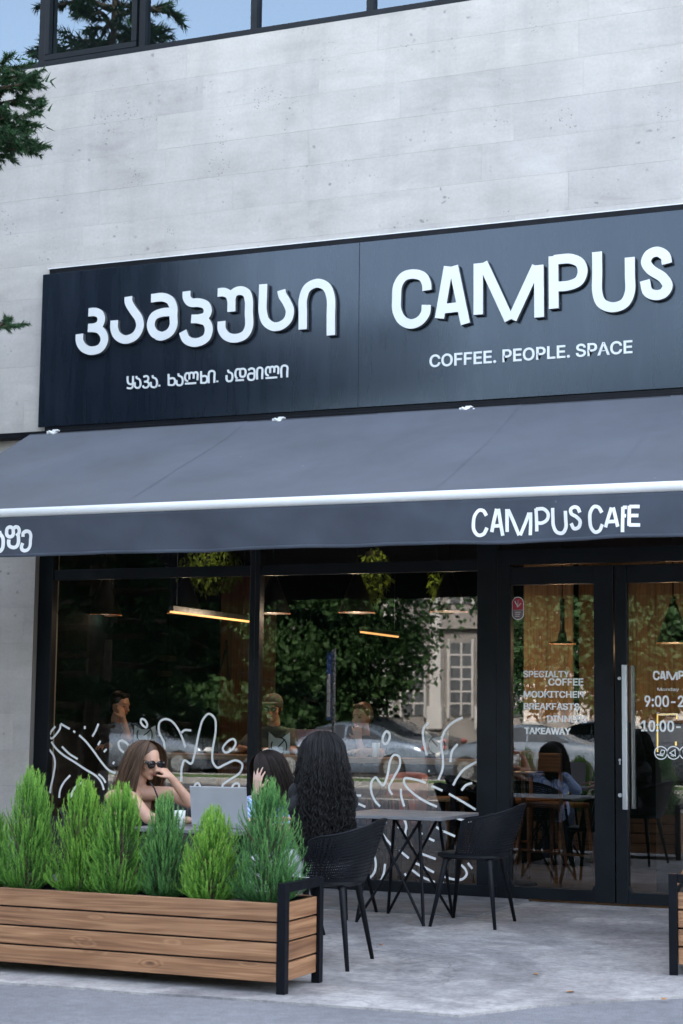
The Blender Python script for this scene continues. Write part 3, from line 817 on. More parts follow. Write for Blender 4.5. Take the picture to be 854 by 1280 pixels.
# round-ended sticker
sx, sz = hit(647.5, 760.5, -0.002)
def pill(mb, cx, cz, hw, hh, y, depth, z_lo=None, z_hi=None):
    pts = []
    for k in range(24):
        th = 2*math.pi*k/24; c, s_ = math.cos(th), math.sin(th)
        pts.append((cx+hw*c, cz+(hh-hw)*(1 if s_ >= 0 else -1)+hw*s_))
    if z_lo is not None: pts = [(x, min(max(zz, z_lo), z_hi)) for x, zz in pts]
    n = len(pts); mb.add([(x, y, zz) for x, zz in pts]+[(x, y-depth, zz) for x, zz in pts], [tuple(range(n))[::-1], tuple(range(n, 2*n))]+[(i, (i+1) % n, n+(i+1) % n, n+i) for i in range(n)])
mb = MB(); pill(mb, sx, sz, 0.050, 0.092, -0.001, 0.001); st = mb.build('sticker', 'white_vinyl', D1)
mb = MB(); pill(mb, sx, sz, 0.044, 0.086, -0.0025, 0.0008, sz-0.012, sz+0.09); mb.build('sticker_print', 'sticker_red', st)
mb = MB(); pill(mb, sx, sz, 0.044, 0.086, -0.0025, 0.0008, sz-0.09, sz-0.014); mb.build('sticker_print', 'sticker_grey', st)
mb = MB(); mb.ribbon(smooth_path([(sx-.026, sz+.06), (sx-.008, sz+.028), (sx+.004, sz+.062), (sx-.004, sz+.012), (sx+.026, sz+.04)]), 0.007, -0.0036, 0.001)
for k in range(3): mb.ribbon([(sx-.024, sz-.03-.016*k), (sx+.024-.006*k, sz-.03-.016*k)], 0.005, -0.0036, 0.001)
mb.build('sticker_print', 'white_vinyl', st)

# ------------------------------------------------------------------ big letters (traced once, reused at three sizes)
def C1(l): return [(485+x/4.616, 310+y/4.616) for x, y in l]
def C2(l): return [(660+x/4.402, 300+y/4.402) for x, y in l]
def CA(l): return [(85+x/4.88, 340+y/4.88) for x, y in l]
def CB(l): return [(250+x/4.744, 340+y/4.744) for x, y in l]
CAMPUS = [  # (curved?, points)
 [(1, C1([(225,244),(222,205),(200,165),(145,150),(90,165),(57,215),(50,290),(52,360),(80,415),(130,438),(180,422),(215,378),(222,328)]))],
 [(0, C1([(297,406),(349,106)])), (0, C1([(447,438),(378,104)])), (0, C1([(322,350),(425,338)]))],
 [(0, C1([(521,384),(521,88)])), (0, C1([(548,86),(700,415)])), (0, C1([(716,412),(858,104)])), (0, C2([(62,425),(60,138)]))],
 [(0, C2([(142,377),(140,88)])), (1, C2([(142,110),(180,105),(235,103),(285,125),(301,172),(280,225),(225,250),(165,256)]))],
 [(1, C2([(380,65),(381,180),(382,290),(405,347),(465,370),(530,348),(560,290),(561,190),(560,95)]))],
 [(1, C2([(765,130),(755,88),(712,64),(668,80),(650,122),(675,162),(740,205),(768,250),(748,290),(705,303),(660,285),(643,222)]))]]
KAMPUSI = [
 [(1, CA([(125,246),(165,244),(192,256),(203,288),(190,322),(160,338),(122,341)])), (1, CA([(150,340),(190,350),(218,385),(220,425),(195,465),(140,480),(95,462),(72,425),(70,378)]))],
 [(1, CA([(368,150),(370,185),(395,230),(432,285),(438,335),(410,388),(350,412),(300,388),(282,345),(282,295)]))],
 [(1, CA([(507,160),(580,154),(622,172),(643,215),(643,270),(643,325),(620,368),(570,392),(540,386)])), (1, CA([(568,392),(525,372),(505,325),(522,272),(570,248),(640,243)]))],
 [(1, CA([(723,117),(725,158),(748,185),(800,187),(840,202),(853,236),(838,270),(800,284),(752,286)])), (1, CA([(790,286),(840,302),(859,348),(842,402),(780,430),(722,412),(700,362)]))],
 [(1, CB([(105,122),(145,120),(175,138),(186,172),(186,205),(186,235)])), (1, CB([(186,165),(200,125),(240,110),(276,125),(290,170),(290,240),(290,325),(265,372),(210,393),(158,380),(130,342),(128,292)]))],
 [(1, CB([(375,72),(373,150),(372,230),(388,290),(435,323),(485,315),(522,280),(533,228),(512,175),(488,135),(483,107)]))],
 [(1, CB([(609,340),(610,250),(611,160),(636,95),(695,66),(750,88),(775,150),(776,260),(776,375)]))]]
def glyph(mb, parts, width, Y, y, depth, f=lambda p: p, yf=None):
    for i, (cv, pts) in enumerate(parts):
        w_ = [f(hit(p[0], p[1], Y)) for p in pts]
        mb.ribbon(smooth_path(w_, 7) if cv else w_, width, y-0.0006*i, depth, False, yf)

# ================================================================== SIGN BOARD
S = thing('sign_board', 'long black cafe sign board with raised white letters above the awning', 'sign', (-5.0, -0.15, 3.9))
px0 = -8.478
for k in range(3):
    a = px0+k*3.097; b_ = a+3.093
    mb = MB(); mb.box(a, b_, -0.152, -0.135, 3.945, 5.345); mb.build('panel', 'sign_panel', S, bevel=0.0015)
mb = MB(); mb.box(-8.42, 0.8, -0.134, -0.07, 3.93, 5.393); mb.box(-8.40, 0.8, -0.16, -0.134, 3.905, 3.935)
mb.build('backing_box', 'black_steel', S)
mb = MB(); mb.box(-8.44, 0.8, -0.137, -0.10, 5.394, 5.402); mb.build('drip_edge', 'white_metal', S)
YL = -0.205
def letter(parts, wd):
    mb = MB(); glyph(mb, parts, wd, YL, YL+0.004, 0.004)
    o = mb.build('letter', 'white_letter', S)
    mb = MB(); glyph(mb, parts, wd-0.001, YL, YL+0.046, 0.0415); mb.build('letter_return', 'letter_side', o)
for g in KAMPUSI: letter(g, 0.076)
for g in CAMPUS: letter(g, 0.079)
def sign_text(s, px0, px1, ptl, pbl, ptr, bold):
    Yt = -0.160
    x0, z1 = hit(px0, ptl, Yt); x1, _ = hit(px1, ptr, Yt); _, z0 = hit(px0, pbl, Yt)
    text_fit('lettering', s, x0, x1, z0, z1, -0.1525, 0.008, 'white_letter', S, bold, True)
GL = [[(42,158),(42,195),(48,222),(66,234),(88,232)],[(95,155),(94,235),(90,262),(78,273),(50,273),(36,268)]], [[(128,155),(130,175),(152,184),(165,205),(166,248),(152,268),(125,268),(113,252),(112,215)]], [[(196,162),(228,155),(242,170),(240,195),(222,208),(203,210)],[(222,208),(246,222),(246,250),(230,266),(202,266),(190,248)]], [[(285,148),(288,168),(312,178),(325,198),(325,245),(312,262),(282,262),(269,248),(268,212)]], [[(350,240),(350,256)]], \
 [[(440,135),(440,185),(441,246)],[(441,241),(486,241),(500,225),(500,190),(486,176),(443,181)]], [[(535,130),(538,150),(560,160),(575,180),(575,225),(560,243),(532,243),(518,230),(517,195)]], [[(600,230),(652,227),(706,223)],[(628,206),(604,192),(600,152),(612,130),(634,128),(641,145),(641,188)],[(641,140),(650,126),(668,122),(683,136),(683,180)],[(683,138),(692,124),(708,118),(722,130),(722,165),(720,196)]], [[(755,108),(755,165),(756,228)],[(756,222),(798,220),(812,205),(812,168),(798,155),(758,160)]]
GR = [[(22,240),(23,145),(35,126),(64,122),(78,136),(77,180),(76,236)]], [[(105,214),(105,230)]], [[(210,110),(214,130),(238,140),(251,156),(250,200),(238,218),(208,220),(196,205),(195,162)]], [[(282,213),(320,211),(362,208)],[(300,195),(284,178),(283,128),(296,106),(330,104),(364,101),(379,118),(378,155),(368,173),(342,178),(329,168),(327,110)]], [[(406,114),(426,99),(452,98),(465,112),(466,150),(465,192),(450,207),(418,207),(405,192),(405,162),(418,148),(462,146)]], [[(492,205),(492,112),(505,93),(530,90),(543,105),(542,150),(541,200)]], [[(575,191),(630,187),(686,183)],[(603,168),(580,153),(577,108),(590,87),(611,86),(618,103),(618,142)],[(618,98),(627,84),(644,80),(658,94),(658,136)],[(658,96),(667,82),(684,78),(698,90),(699,120),(696,152)]], [[(728,186),(728,92),(741,73),(770,70),(786,86),(785,130),(784,182)]]
for og, st in ((154, 450), GL), ((258, 448), GR):
    for g in st:
        mb = MB()
        for q, s_ in enumerate(g):
            w_ = [hit(og[0]+p[0]/7.764, og[1]+p[1]/7.764, -0.160) for p in s_]
            mb.ribbon(smooth_path(w_, 4) if len(w_) > 2 else w_, 0.0165, -0.1525-0.0004*q, 0.008)
        mb.build('letter', 'white_letter', S)
sign_text('COFFEE. PEOPLE. SPACE', 537, 790.5, 443.5, 459.5, 425, 0.015)

# hours on the right door: the same word mark, smaller
k_ = 0.147
c0 = hit(490, 409, YL); t0 = hit(816.5, 849.5, -0.001)
for g in CAMPUS:
    mb = MB(); glyph(mb, g, 0.090*k_*1.05, YL, -0.001, 0.001, lambda p: (t0[0]+(p[0]-c0[0])*k_, t0[1]+(p[1]-c0[1])*k_*0.95)); mb.build('letter', 'white_vinyl', D2)
glass_text('Monday - Friday', 822, 879, 859.5, 865, D2, 0.0)
glass_text('9:00-22:00', 806, 888, 869.5, 884, D2, 0.001)
glass_text('Saturday - Sunday', 821, 884, 890.5, 896, D2, 0.0)
glass_text('10:00-23:00', 802, 896, 900.5, 915.5, D2, 0.001)
for k, cx_ in enumerate((826.3, 842, 857.5, 873)):
    x_, z_ = hit(cx_, 941, -0.001); mb = MB(); r_ = 0.048
    mb.ribbon([(x_+r_*math.cos(2*math.pi*q/24), z_+r_*math.sin(2*math.pi*q/24)) for q in range(24)], 0.008, -0.001, 0.001, True)
    if k == 0:
        mb.ribbon([(x_-.006, z_-.008), (x_+.004, z_+.022), (x_+.030, z_+.018), (x_+.022, z_-.010)], 0.006, -0.0016, 0.001, True); mb.ribbon([(x_-.032, z_-.014), (x_+.018, z_-.022)], 0.009, -0.0016, 0.001)
    elif k == 1:
        mb.ribbon([(x_-.028, z_-.002), (x_+.012, z_+.024), (x_+.014, z_-.024)], 0.007, -0.0016, 0.001, True); mb.ribbon([(x_-.02, z_-.02), (x_+.002, z_-.026)], 0.007, -0.0016, 0.001)
    else:
        mb.ribbon([(x_-.02, z_+.015), (x_-.016, z_-.02), (x_+.012, z_-.02), (x_+.016, z_+.015)], 0.007, -0.0016, 0.001, True); mb.ribbon([(x_+.016, z_+.008), (x_+.028, z_+.002), (x_+.014, z_-.010)], 0.006, -0.002, 0.001)
    mb.build('icon', 'white_vinyl', D2)

# ================================================================== AWNING
A = thing('awning', 'charcoal retractable awning with white front bar and lettered valance', 'awning', (-5.0, -0.2, 3.8))
AX0, AX1 = -8.50, -0.6
YB, ZB = -2.40, 2.875
def strip(x0, x1, dz):
    mb = MB(); nu, nv = max(2, int((x1-x0)/0.08)), 26
    for j in range(nv+1):
        t = j/nv
        for i in range(nu+1):
            x = x0+(x1-x0)*i/nu
            sag = -0.035*math.sin(math.pi*t)*(1+0.5*mnoise.noise(Vector((x*0.6, t*1.5, 0))))
            wr = (0.020*mnoise.noise(Vector((x*1.1+t*2.4, t*1.3, 5)))+0.008*mnoise.noise(Vector((x*3.1-t*3, t*1.5, 9))))*math.sin(math.pi*t)
            mb.v.append((x, -0.24+(YB+0.24)*t, 3.868+(ZB+0.012-3.868)*t+sag+wr+dz))
    for j in range(nv):
        for i in range(nu):
            a = j*(nu+1)+i; mb.f.append((a, a+1, a+nu+2, a+nu+1))
    return mb
xs = [AX0, -7.55, -6.35, -5.15, -3.95, -2.75, -1.55, AX1]
for k in range(7):
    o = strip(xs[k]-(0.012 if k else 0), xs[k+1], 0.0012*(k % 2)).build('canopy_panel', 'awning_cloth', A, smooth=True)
for xx in xs[1:-1]:
    sm_ = strip(xx-0.012, xx+0.002, 0.0022); sm_.build('seam', 'awning_cloth', A, smooth=True)
def wave(x, z):
    d = max(0, (2.84-z))/0.3
    return 0.0+d*(0.020*math.sin(x*5.1+0.6+z*4)+0.016*math.sin(x*11.7+2-z*9)+0.045*mnoise.noise(Vector((x*0.9, 0, z))))+0.006*mnoise.noise(Vector((x*4+z*6, 2, z*5)))*min(1, d*3)
mb = MB(); nu, nv = 260, 12
for j in range(nv+1):
    for i in range(nu+1):
        x = AX0+(AX1-AX0)*i/nu
        zb_ = 2.548+0.010*mnoise.noise(Vector((x*1.3, 7, 0)))+(0.012*max(0, x+2.9))
        z = 2.845+(zb_-2.845)*j/nv
        mb.v.append((x, YB-0.012+wave(x, z), z))
for j in range(nv):
    for i in range(nu):
        a = j*(nu+1)+i; mb.f.append((a, a+1, a+nu+2, a+nu+1))
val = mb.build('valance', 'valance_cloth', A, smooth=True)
mb = MB()
for i in range(nu+1):
    x = AX0+(AX1-AX0)*i/nu; zb_ = 2.548+0.010*mnoise.noise(Vector((x*1.3, 7, 0)))+(0.012*max(0, x+2.9))
    for zz in (zb_-0.002, zb_+0.022): mb.v.append((x, YB-0.0165+wave(x, zz), zz))
for i in range(nu): a = 2*i; mb.f.append((a, a+2, a+3, a+1))
hm = mb.build('hem', 'valance_cloth', A, smooth=True); hm.modifiers.new('s', 'SOLIDIFY').thickness = 0.003
sdm = val.modifiers.new('s', 'SOLIDIFY'); sdm.thickness = 0.003
mb = MB(); mb.tube([(AX0-0.03, YB, ZB), (AX1, YB, ZB)], 0.035, 20); mb.build('front_bar', 'white_metal', A, smooth='auto')
mb = MB(); mb.box(-9.9, AX1, -0.20, -0.104, 3.845, 3.90); mb.box(AX0, AX1, -0.26, -0.2, 3.80, 3.862)
mb.build('cassette', 'black_steel', A, bevel=0.004)
for (px_, py_) in ((66, 541), (348, 525.5), (582, 512), (596, 513)):
    x_, z_ = hit(px_, py_, -0.24); mb = MB(); s_ = 0.6 if px_ > 590 else 1
    mb.box(x_-0.045*s_, x_+0.04*s_, -0.27, -0.22, z_-0.014*s_, z_+0.014*s_); mb.tube([(x_-0.02, -0.275, z_+0.01), (x_+0.035*s_, -0.275, z_-0.02*s_)], 0.012*s_, 8); mb.box(x_+0.0*s_, x_+0.055*s_, -0.25, -0.21, z_+0.012, z_+0.028*s_)
    mb.build('bracket', 'white_metal', A, bevel=0.004)
x_, z_ = hit(38, 549, -0.22)
mb = MB(); mb.tube([(x_-0.02, -0.24, z_-0.04), (x_-0.015, -0.24, z_+0.01), (x_+0.01, -0.24, z_+0.02), (x_+0.03, -0.25, z_)], 0.013, 8); mb.build('crank_hook', 'white_metal', A, smooth=True)
for xx in (-7.9, -2.9):   # folding arms
    mb = MB(); mb.tube([(xx, -0.26, 3.74), (xx+0.85, -1.35, 3.18)], 0.032, 8); mb.tube([(xx+0.85, -1.35, 3.16), (xx+0.1, -2.34, 2.86)], 0.026, 8)
    mb.build('folding_arm', 'black_steel', A, smooth='auto')
VT = [[(90,75),(75,52),(55,50),(36,75),(30,110),(33,145),(52,168),(75,162),(92,132)], [(112,152),(137,42)], [(145,42),(161,168)], [(120,124),(152,121)],
 [(182,150),(184,43)], [(190,45),(238,166)], [(244,166),(288,60)], [(293,166),(295,58)], [(324,148),(322,40)], [(322,43),(360,43),(380,65),(375,92),(350,108),(326,108)],
 [(403,38),(403,85),(405,125),(420,152),(445,155),(462,130),(464,90),(464,52)], [(532,60),(522,38),(505,34),(490,45),(492,65),(515,80),(531,100),(522,128),(500,134),(488,110)],
 [(636,60),(620,35),(600,32),(582,58),(578,95),(582,130),(600,151),(622,145),(638,115)], [(653,130),(682,36)], [(690,36),(714,128)], [(662,104),(703,102)],
 [(737,154),(737,33)], [(737,36),(756,36)], [(737,76),(753,76)], [(768,124),(768,28)], [(768,32),(817,32)], [(768,75),(812,75)], [(768,120),(820,120)]]
k = 0
for cnt in (1, 3, 4, 2, 1, 1, 1, 3, 3, 4):
    mb = MB(); strokes(mb, (585,625), 3.7956, VT[k:k+cnt], 0.023, YB-0.012, 0.001, yf=lambda x, z: wave(x, z)-0.006); mb.build('letter', 'white_vinyl', A); k += cnt
GT = [[(12,345),(22,385),(72,465),(78,560),(62,650),(20,700),(-40,690),(-62,600)],
 [(240,292),(190,268),(142,295),(132,350),(138,410),(175,442),(222,428),(243,380),(245,310),(282,268),(328,278),(345,330),(330,385),(290,425)], [(322,400),(325,470),(318,555),(285,618),(225,630),(175,600),(165,545),(170,490)],
 [(402,440),(410,378),(460,342),(518,355),(540,410),(530,500),(522,600),(485,668),(420,685),(375,650),(375,600),(392,550)]]
for l_ in (GT[:1], GT[1:3], GT[3:]):
    mb = MB(); strokes(mb, (0,640), 14.23, l_, 0.027, YB-0.012, 0.001, yf=lambda x, z: wave(x, z)-0.006); mb.build('letter', 'white_vinyl', A)

# ================================================================== INSIDE THE CAFE
CT = thing('window_counter', 'long oak window counter running behind the cafe glass', 'counter', (-5.9, 0.45, 0))
mb = MB(); mb.box(-7.62, -4.33, 0.20, 0.62, 1.025, 1.068); mb.build('counter_top', 'counter_oak', CT, bevel=0.004)
for xx in (-7.45, -6.1, -4.75):
    mb = MB(); mb.box(xx-0.02, xx+0.02, 0.45, 0.49, 0, 1.024); mb.build('leg', 'black_steel', CT)

def pendant(x, y, zr, i, w_=0.165):
    lab = ['black cone pendant lamp above the man at the left end of the window', 'black cone pendant lamp in front of the long light strip', 'black cone pendant lamp just right of the window mullion', 'black cone pendant lamp above the woman with the drink', 'black cone pendant lamp nearest the right end of the shop window', 'small brass-topped pendant lamp seen through the left door leaf', 'pendant lamp seen through the right door leaf'][i]
    t = thing('pendant_lamp', lab, 'lamp', (x, y, zr), 'pendant lamps along the cafe window')
    mb = MB()
    if i == 5: mb.lathe([(w_, 0), (w_*0.98, 0.01), (w_*0.35, 0.03), (w_*0.28, 0.09), (w_*0.16, 0.13), (0.02, 0.2), (0.02, 0.34), (0.01, 0.35)], (x, y, zr), 28)
    else: mb.lathe([(w_, 0), (w_*0.97, 0.012), (w_*0.62, 0.17), (w_*0.30, 0.30), (w_*0.22, 0.34), (0.012, 0.35)], (x, y, zr), 28)
    if i != 5: mb.lathe([(w_*0.93, 0.003), (w_*0.58, 0.16), (w_*0.2, 0.30), (0.001, 0.31)], (x, y, zr), 28)
    mb.build('lamp_shade', 'lamp_black', t, smooth=True)
    mb = MB(); mb.ball((x, y, zr+0.05), 0.035, 12, 8); mb.build('bulb', 'warm_glow', t, smooth=True)
    mb = MB(); mb.lathe([(w_*0.99, 0.001), (w_*0.93, 0.0)], (x, y, zr), 28); (mb.lathe([(w_*0.92, 0.01), (w_*0.80, 0.055)], (x, y, zr), 28) if i != 5 else None); mb.build('glowing_rim', 'warm_glow', t)
    mb = MB(); mb.tube([(x, y, zr+0.34), (x, y, 3.12)], 0.006, 6); mb.tube([(x, y, zr+0.34), (x, y, zr+0.40)], 0.022, 10); mb.build('cord', 'cord_black', t)
    l = bpy.data.lights.new('lamp_light', 'POINT'); l.energy = [0.25, 0.5, 2.0, 2.2, 1.0, 1.8, 1.8][i]; l.color = (1, 0.74, 0.52) if i < 5 else (1, 0.6, 0.32); l.shadow_soft_size = 0.05
    lo = bpy.data.objects.new('lamp_light', l); COL.objects.link(lo); lo.parent = t; lo.location = (0, 0, -0.02)
    return t
for i, (px_, py_) in enumerate([(131, 769), (231, 767), (341, 767), (446, 766), (561, 765)]):
    x_, z_ = hit(px_, py_, 1.0); pendant(x_, 1.0, z_, i)
x_, z_ = hit(703, 805, 1.8); pendant(x_, 1.8, z_, 5, 0.12)
x_, z_ = hit(842, 804, 1.8); pendant(x_, 1.8, z_, 6, 0.15)
# glowing strips under the ceiling, running into the room
ZS = 2.27
def light_strip(pa, pb, Z, lab, t_=0.013):
    a = hitZ(pa[0], pa[1], Z); b_ = hitZ(pb[0], pb[1], Z)
    x = (a[0]+b_[0])/2; ya = min(a[1], b_[1]); yb = max(a[1], b_[1])
    t = thing('light_strip', lab, 'light', (x, ya, Z), 'warm light strips under the ceiling')
    mb = MB(); mb.box(x-t_, x+t_, ya, yb, Z, Z+0.016); mb.build('diffuser', 'warm_strip', t)
    mb = MB(); mb.box(x-t_-0.01, x+t_+0.01, ya, yb, Z+0.017, Z+0.06); mb.build('housing', 'lamp_black', t)
    for yy in (ya+0.1, yb-0.1):
        mb = MB(); mb.tube([(x, yy, Z+0.07), (x, yy, 3.12)], 0.004, 5); mb.build('hanger', 'cord_black', t)
    return ya, yb
print('strip', light_strip((212, 766), (312, 778), ZS, 'long warm light strip over the left window pane'))
print('strip', light_strip((455, 791), (494, 797), 2.25, 'short warm light strip hanging behind the right window pane'))
t = thing('yellow_light_frame', 'thin yellow glowing rectangle outline behind the right door glass', 'light', (hit(822, 893, 1.2)[0], 1.2, 0.9))
mb = MB()
q = [hit(822, 940, 1.2), hit(822, 893.5, 1.2), hit(846, 892.5, 1.2), hit(846, 899, 1.2)]
for a, b_ in zip(q[:-1], q[1:]): mb.tube([(a[0], 1.2, a[1]), (b_[0], 1.2, b_[1])], 0.006, 6)
a = hit(845, 927, 1.2); b_ = hit(845, 932, 1.2); mb.tube([(a[0], 1.2, a[1]), (b_[0], 1.2, b_[1])], 0.008, 6)
mb.build('tube', 'yellow_strip', t)
mb = MB(); a = hit(822, 940, 1.2); mb.box(a[0]-0.02, a[0]+0.5, 1.21, 1.24, 0, 1.35); mb.build('stand', 'lamp_black', t)

def leaves(mb, c, rx, ry, rz, n, size, rs, droop=0.3, tint=(0.2, 1.0)):
    for _ in range(n):
        while True:
            d = Vector((rs.uniform(-1, 1), rs.uniform(-1, 1), rs.uniform(-1, 1)))
            if 0.15 < d.length < 1: break
        p = Vector(c)+Vector((d.x*rx, d.y*ry, d.z*rz))
        a = Vector((rs.uniform(-1, 1), rs.uniform(-1, 1), rs.uniform(-1, 0.5)-droop)).normalized(); b_ = a.orthogonal().normalized()
        b_ = (Matrix.Rotation(rs.uniform(0, 6.28), 3, a) @ b_); s_ = size*rs.uniform(0.6, 1.3)
        i = len(mb.v); mb.v += [tuple(p), tuple(p+a*s_*0.5+b_*s_*0.22), tuple(p+a*s_), tuple(p+a*s_*0.5-b_*s_*0.22)]
        mb.f.append((i, i+1, i+2, i+3)); mb.c.append(rs.uniform(*tint))
rs = random.Random(3)
for k, (x_, y_, z_, rx, rz, nn, lab) in enumerate([(hit(262, 720, 2.2)[0], 2.2, 2.86, 0.36, 0.26, 900, 'green trailing plant hanging under the ceiling behind the left pane'),
     (hit(468, 715, 1.6)[0], 1.6, 2.72, 0.15, 0.26, 420, 'green trailing plant hanging under the ceiling behind the right pane'),
     (hit(547, 735, 1.6)[0], 1.6, 2.62, 0.06, 0.16, 120, 'small sprig hanging near the right end of the shop window')]):
    t = thing('hanging_plant', lab, 'plant', (x_, y_, z_), 'hanging plants inside the cafe')
    mb = MB(); leaves(mb, (x_, y_, z_), rx, 0.2, rz, nn, 0.07, rs, 0.6); mb.build('foliage', 'hanging_leaf', t)
    mb = MB(); mb.lathe([(0.05, -0.02), (0.09, 0.08), (0.085, 0.08), (0.04, 0)], (x_, y_, min(z_+0.12, 3.0)), 12); mb.tube([(x_, y_, z_+0.1), (x_, y_, 3.12)], 0.004, 5); mb.build('pot', 'lamp_black', t)
    l = bpy.data.lights.new('plant_fill_spot', 'SPOT'); l.energy = 1.3; l.spot_size = R(70); l.color = (1, 0.8, 0.4); l.shadow_soft_size = 0.03  # unseen spot added to light the foliage, without a fixture
    lo = bpy.data.objects.new('plant_fill_spot', l); COL.objects.link(lo); lo.parent = t; lo.location = (0.1, -0.45, 0.22); lo.rotation_euler = Vector((-0.1, 0.45, -0.3)).to_track_quat('-Z', 'Y').to_euler()

# black wire hairpins on the plywood (wall decoration)
t = thing('wall_decoration', 'black wire hairpin lines fixed on the brown plywood wall', 'decoration', (hit(250, 850, 3.55)[0], 3.55, 1.2))
mb = MB()
for l_ in ([(225, 775), (236, 820), (250, 880)], [(237, 775), (237, 870)], [(246, 835), (262, 790)], [(262, 800), (262, 875)], [(264, 878), (282, 812)], [(283, 800), (286, 850)]):
    q = [hit(a[0], a[1], 3.55) for a in l_]; mb.tube([(p[0], 3.55, p[1]) for p in q], 0.012, 6)
mb.build('wire', 'cord_black', t)
# shelf-like dark bars on the left wall
for (a, b_, py_, lab) in ((103, 147, 843, 'dark wall shelf nearer the left end of the window'), (160, 207, 841, 'dark wall shelf nearer the plywood wall'), (183, 212, 822, 'small dark upper wall shelf')):
    x0, z0 = hit(a, py_, 2.25); x1, _ = hit(b_, py_, 2.25)
    mb = MB(); mb.box(x0, x1, 2.2, 2.40, z0-0.03, z0+0.02); o = mb.build('wall_shelf', 'lamp_black', None, org=(x0, 2.3, z0)); tag(o, lab, 'shelf')

# cat cards on the counter
def cat_card(px_, py_, w_, h_, lab, flip=1, tilt=0):
    x_, z_ = hit(px_, py_, 0.28)
    t = thing('table_card', lab, 'card', (x_, 0.28, z_))
    mb = MB(); hw, hh = w_/2, h_/2
    pts = [(-hw, -hh), (hw, -hh), (hw, hh), (hw*0.25, hh*0.45), (-hw*0.35, hh*0.45), (-hw, hh)]
    v = [(x_+a, 0.28, z_+b_) for a, b_ in pts]+[(x_+a, 0.283, z_+b_) for a, b_ in pts]
    mb.add(v, [(0,1,3,4), (1,2,3), (0,4,5), (6,10,9,7), (7,9,8), (6,11,10), (0,6,7,1), (1,7,8,2), (2,8,9,3), (3,9,10,4), (4,10,11,5), (5,11,6,0)])
    mb.build('card', 'white_card', t)
    mb = MB(); r_ = w_*0.36
    mb.ribbon([(x_+r_*math.cos(a)*flip, z_-hh*0.25+r_*math.sin(a)) for a in [R(150)+R(300)*k/20 for k in range(21)]], 0.012, 0.279, 0.001)
    mb.ribbon([(x_-0.01*flip, z_-hh*0.35), (x_+0.02*flip, z_-hh*0.05), (x_+0.055*flip, z_+hh*0.35)], 0.011, 0.2785, 0.001)
    mb.build('cat_drawing', 'lamp_black', t)
cat_card(349, 929, 0.20, 0.19, 'white card with pointed ears and a black line drawing on the counter beside the mullion')
cat_card(546, 928, 0.20, 0.19, 'white card with pointed ears standing on the counter at its right end', -1)
cat_card(181, 916, 0.21, 0.13, 'white card with pointed ears beside the man at the left of the window')

# ------------------------------------------------------------------ furniture
def pink_chair(x, y, rz, lab):
    t = thing('pink_chair', lab, 'chair', (0,0,0), 'pink shell chairs behind the window', world=False)
    mb = MB(); n = 14
    for j in range(9):
        for i in range(n+1):
            a = R(-95)+R(190)*i/n; zt = j/8
            r_ = 0.23+0.03*zt; top = 0.50+0.42*zt*(1-0.25*abs(a/1.66)**2)
            mb.v.append((r_*math.sin(a), r_*math.cos(a), top))
    for j in range(8):
        for i in range(n): b_ = j*(n+1)+i; mb.f.append((b_, b_+1, b_+n+2, b_+n+1))
    o = mb.build('backrest', 'pink_fabric', t, smooth=True); s_ = o.modifiers.new('s', 'SOLIDIFY'); s_.thickness = 0.05; s_.offset = 0
    mb = MB(); mb.ball((0, 0, 0.48), (0.235, 0.235, 0.06), 20, 8); mb.build('seat', 'pink_fabric', t, smooth=True)
    for sx in (-1, 1):
        for sy in (-1, 1):
            mb = MB(); mb.tube([(0.14*sx, 0.14*sy, 0.46), (0.2*sx, 0.2*sy, 0)], [0.015, 0.01], 8); mb.build('leg', 'stool_wood', t)
    place(t, (x, y, 0), rz); return t
x_, _ = hit(445, 990, 0.9); pink_chair(x_, 0.95, R(20), 'pink shell chair just right of the curly-haired woman, behind the glass')
x_, _ = hit(488, 990, 1.15); pink_chair(x_, 1.3, R(-15), 'second pink shell chair, deeper behind the glass')

def stool():
    t = thing('bar_stool', '', 'stool', (0,0,0), 'wooden bar stools at the window counter', world=False)
    mb = MB(); mb.lathe([(0.001, 0.0), (0.17, 0.0), (0.18, 0.015), (0.17, 0.035), (0.001, 0.04)], (0, 0, 0.70), 24); mb.build('seat', 'counter_oak', t, smooth='auto')
    for k in range(4):
        a = R(45+90*k); mb = MB(); mb.tube([(0.11*math.cos(a), 0.11*math.sin(a), 0.70), (0.22*math.cos(a), 0.22*math.sin(a), 0)], [0.02, 0.014], 10); mb.build('leg', 'stool_wood', t, smooth=True)
    mb = MB(); q = [(0.172*math.cos(R(45+90*k)), 0.172*math.sin(R(45+90*k)), 0.27) for k in range(5)]
    for a, b_ in zip(q[:-1], q[1:]): mb.tube([a, b_], 0.009, 8)
    mb.build('foot_rail', 'black_steel', t); return t
st0 = stool()
for k, (px_, lab) in enumerate([(155, 'wooden bar stool under the man at the left end of the counter'), (252, 'wooden bar stool between the left card and the mullion'), (345, 'wooden bar stool under the man in the cap'), (455, 'wooden bar stool under the woman with the drink'), (492, 'wooden bar stool behind the grey outdoor table'), (560, 'wooden bar stool nearest the door')]):
    o = st0 if k == 0 else copy_tree(st0)
    place(o, (hit(px_, 1000, 0.95)[0], 0.95, 0), R(13*k), lab)

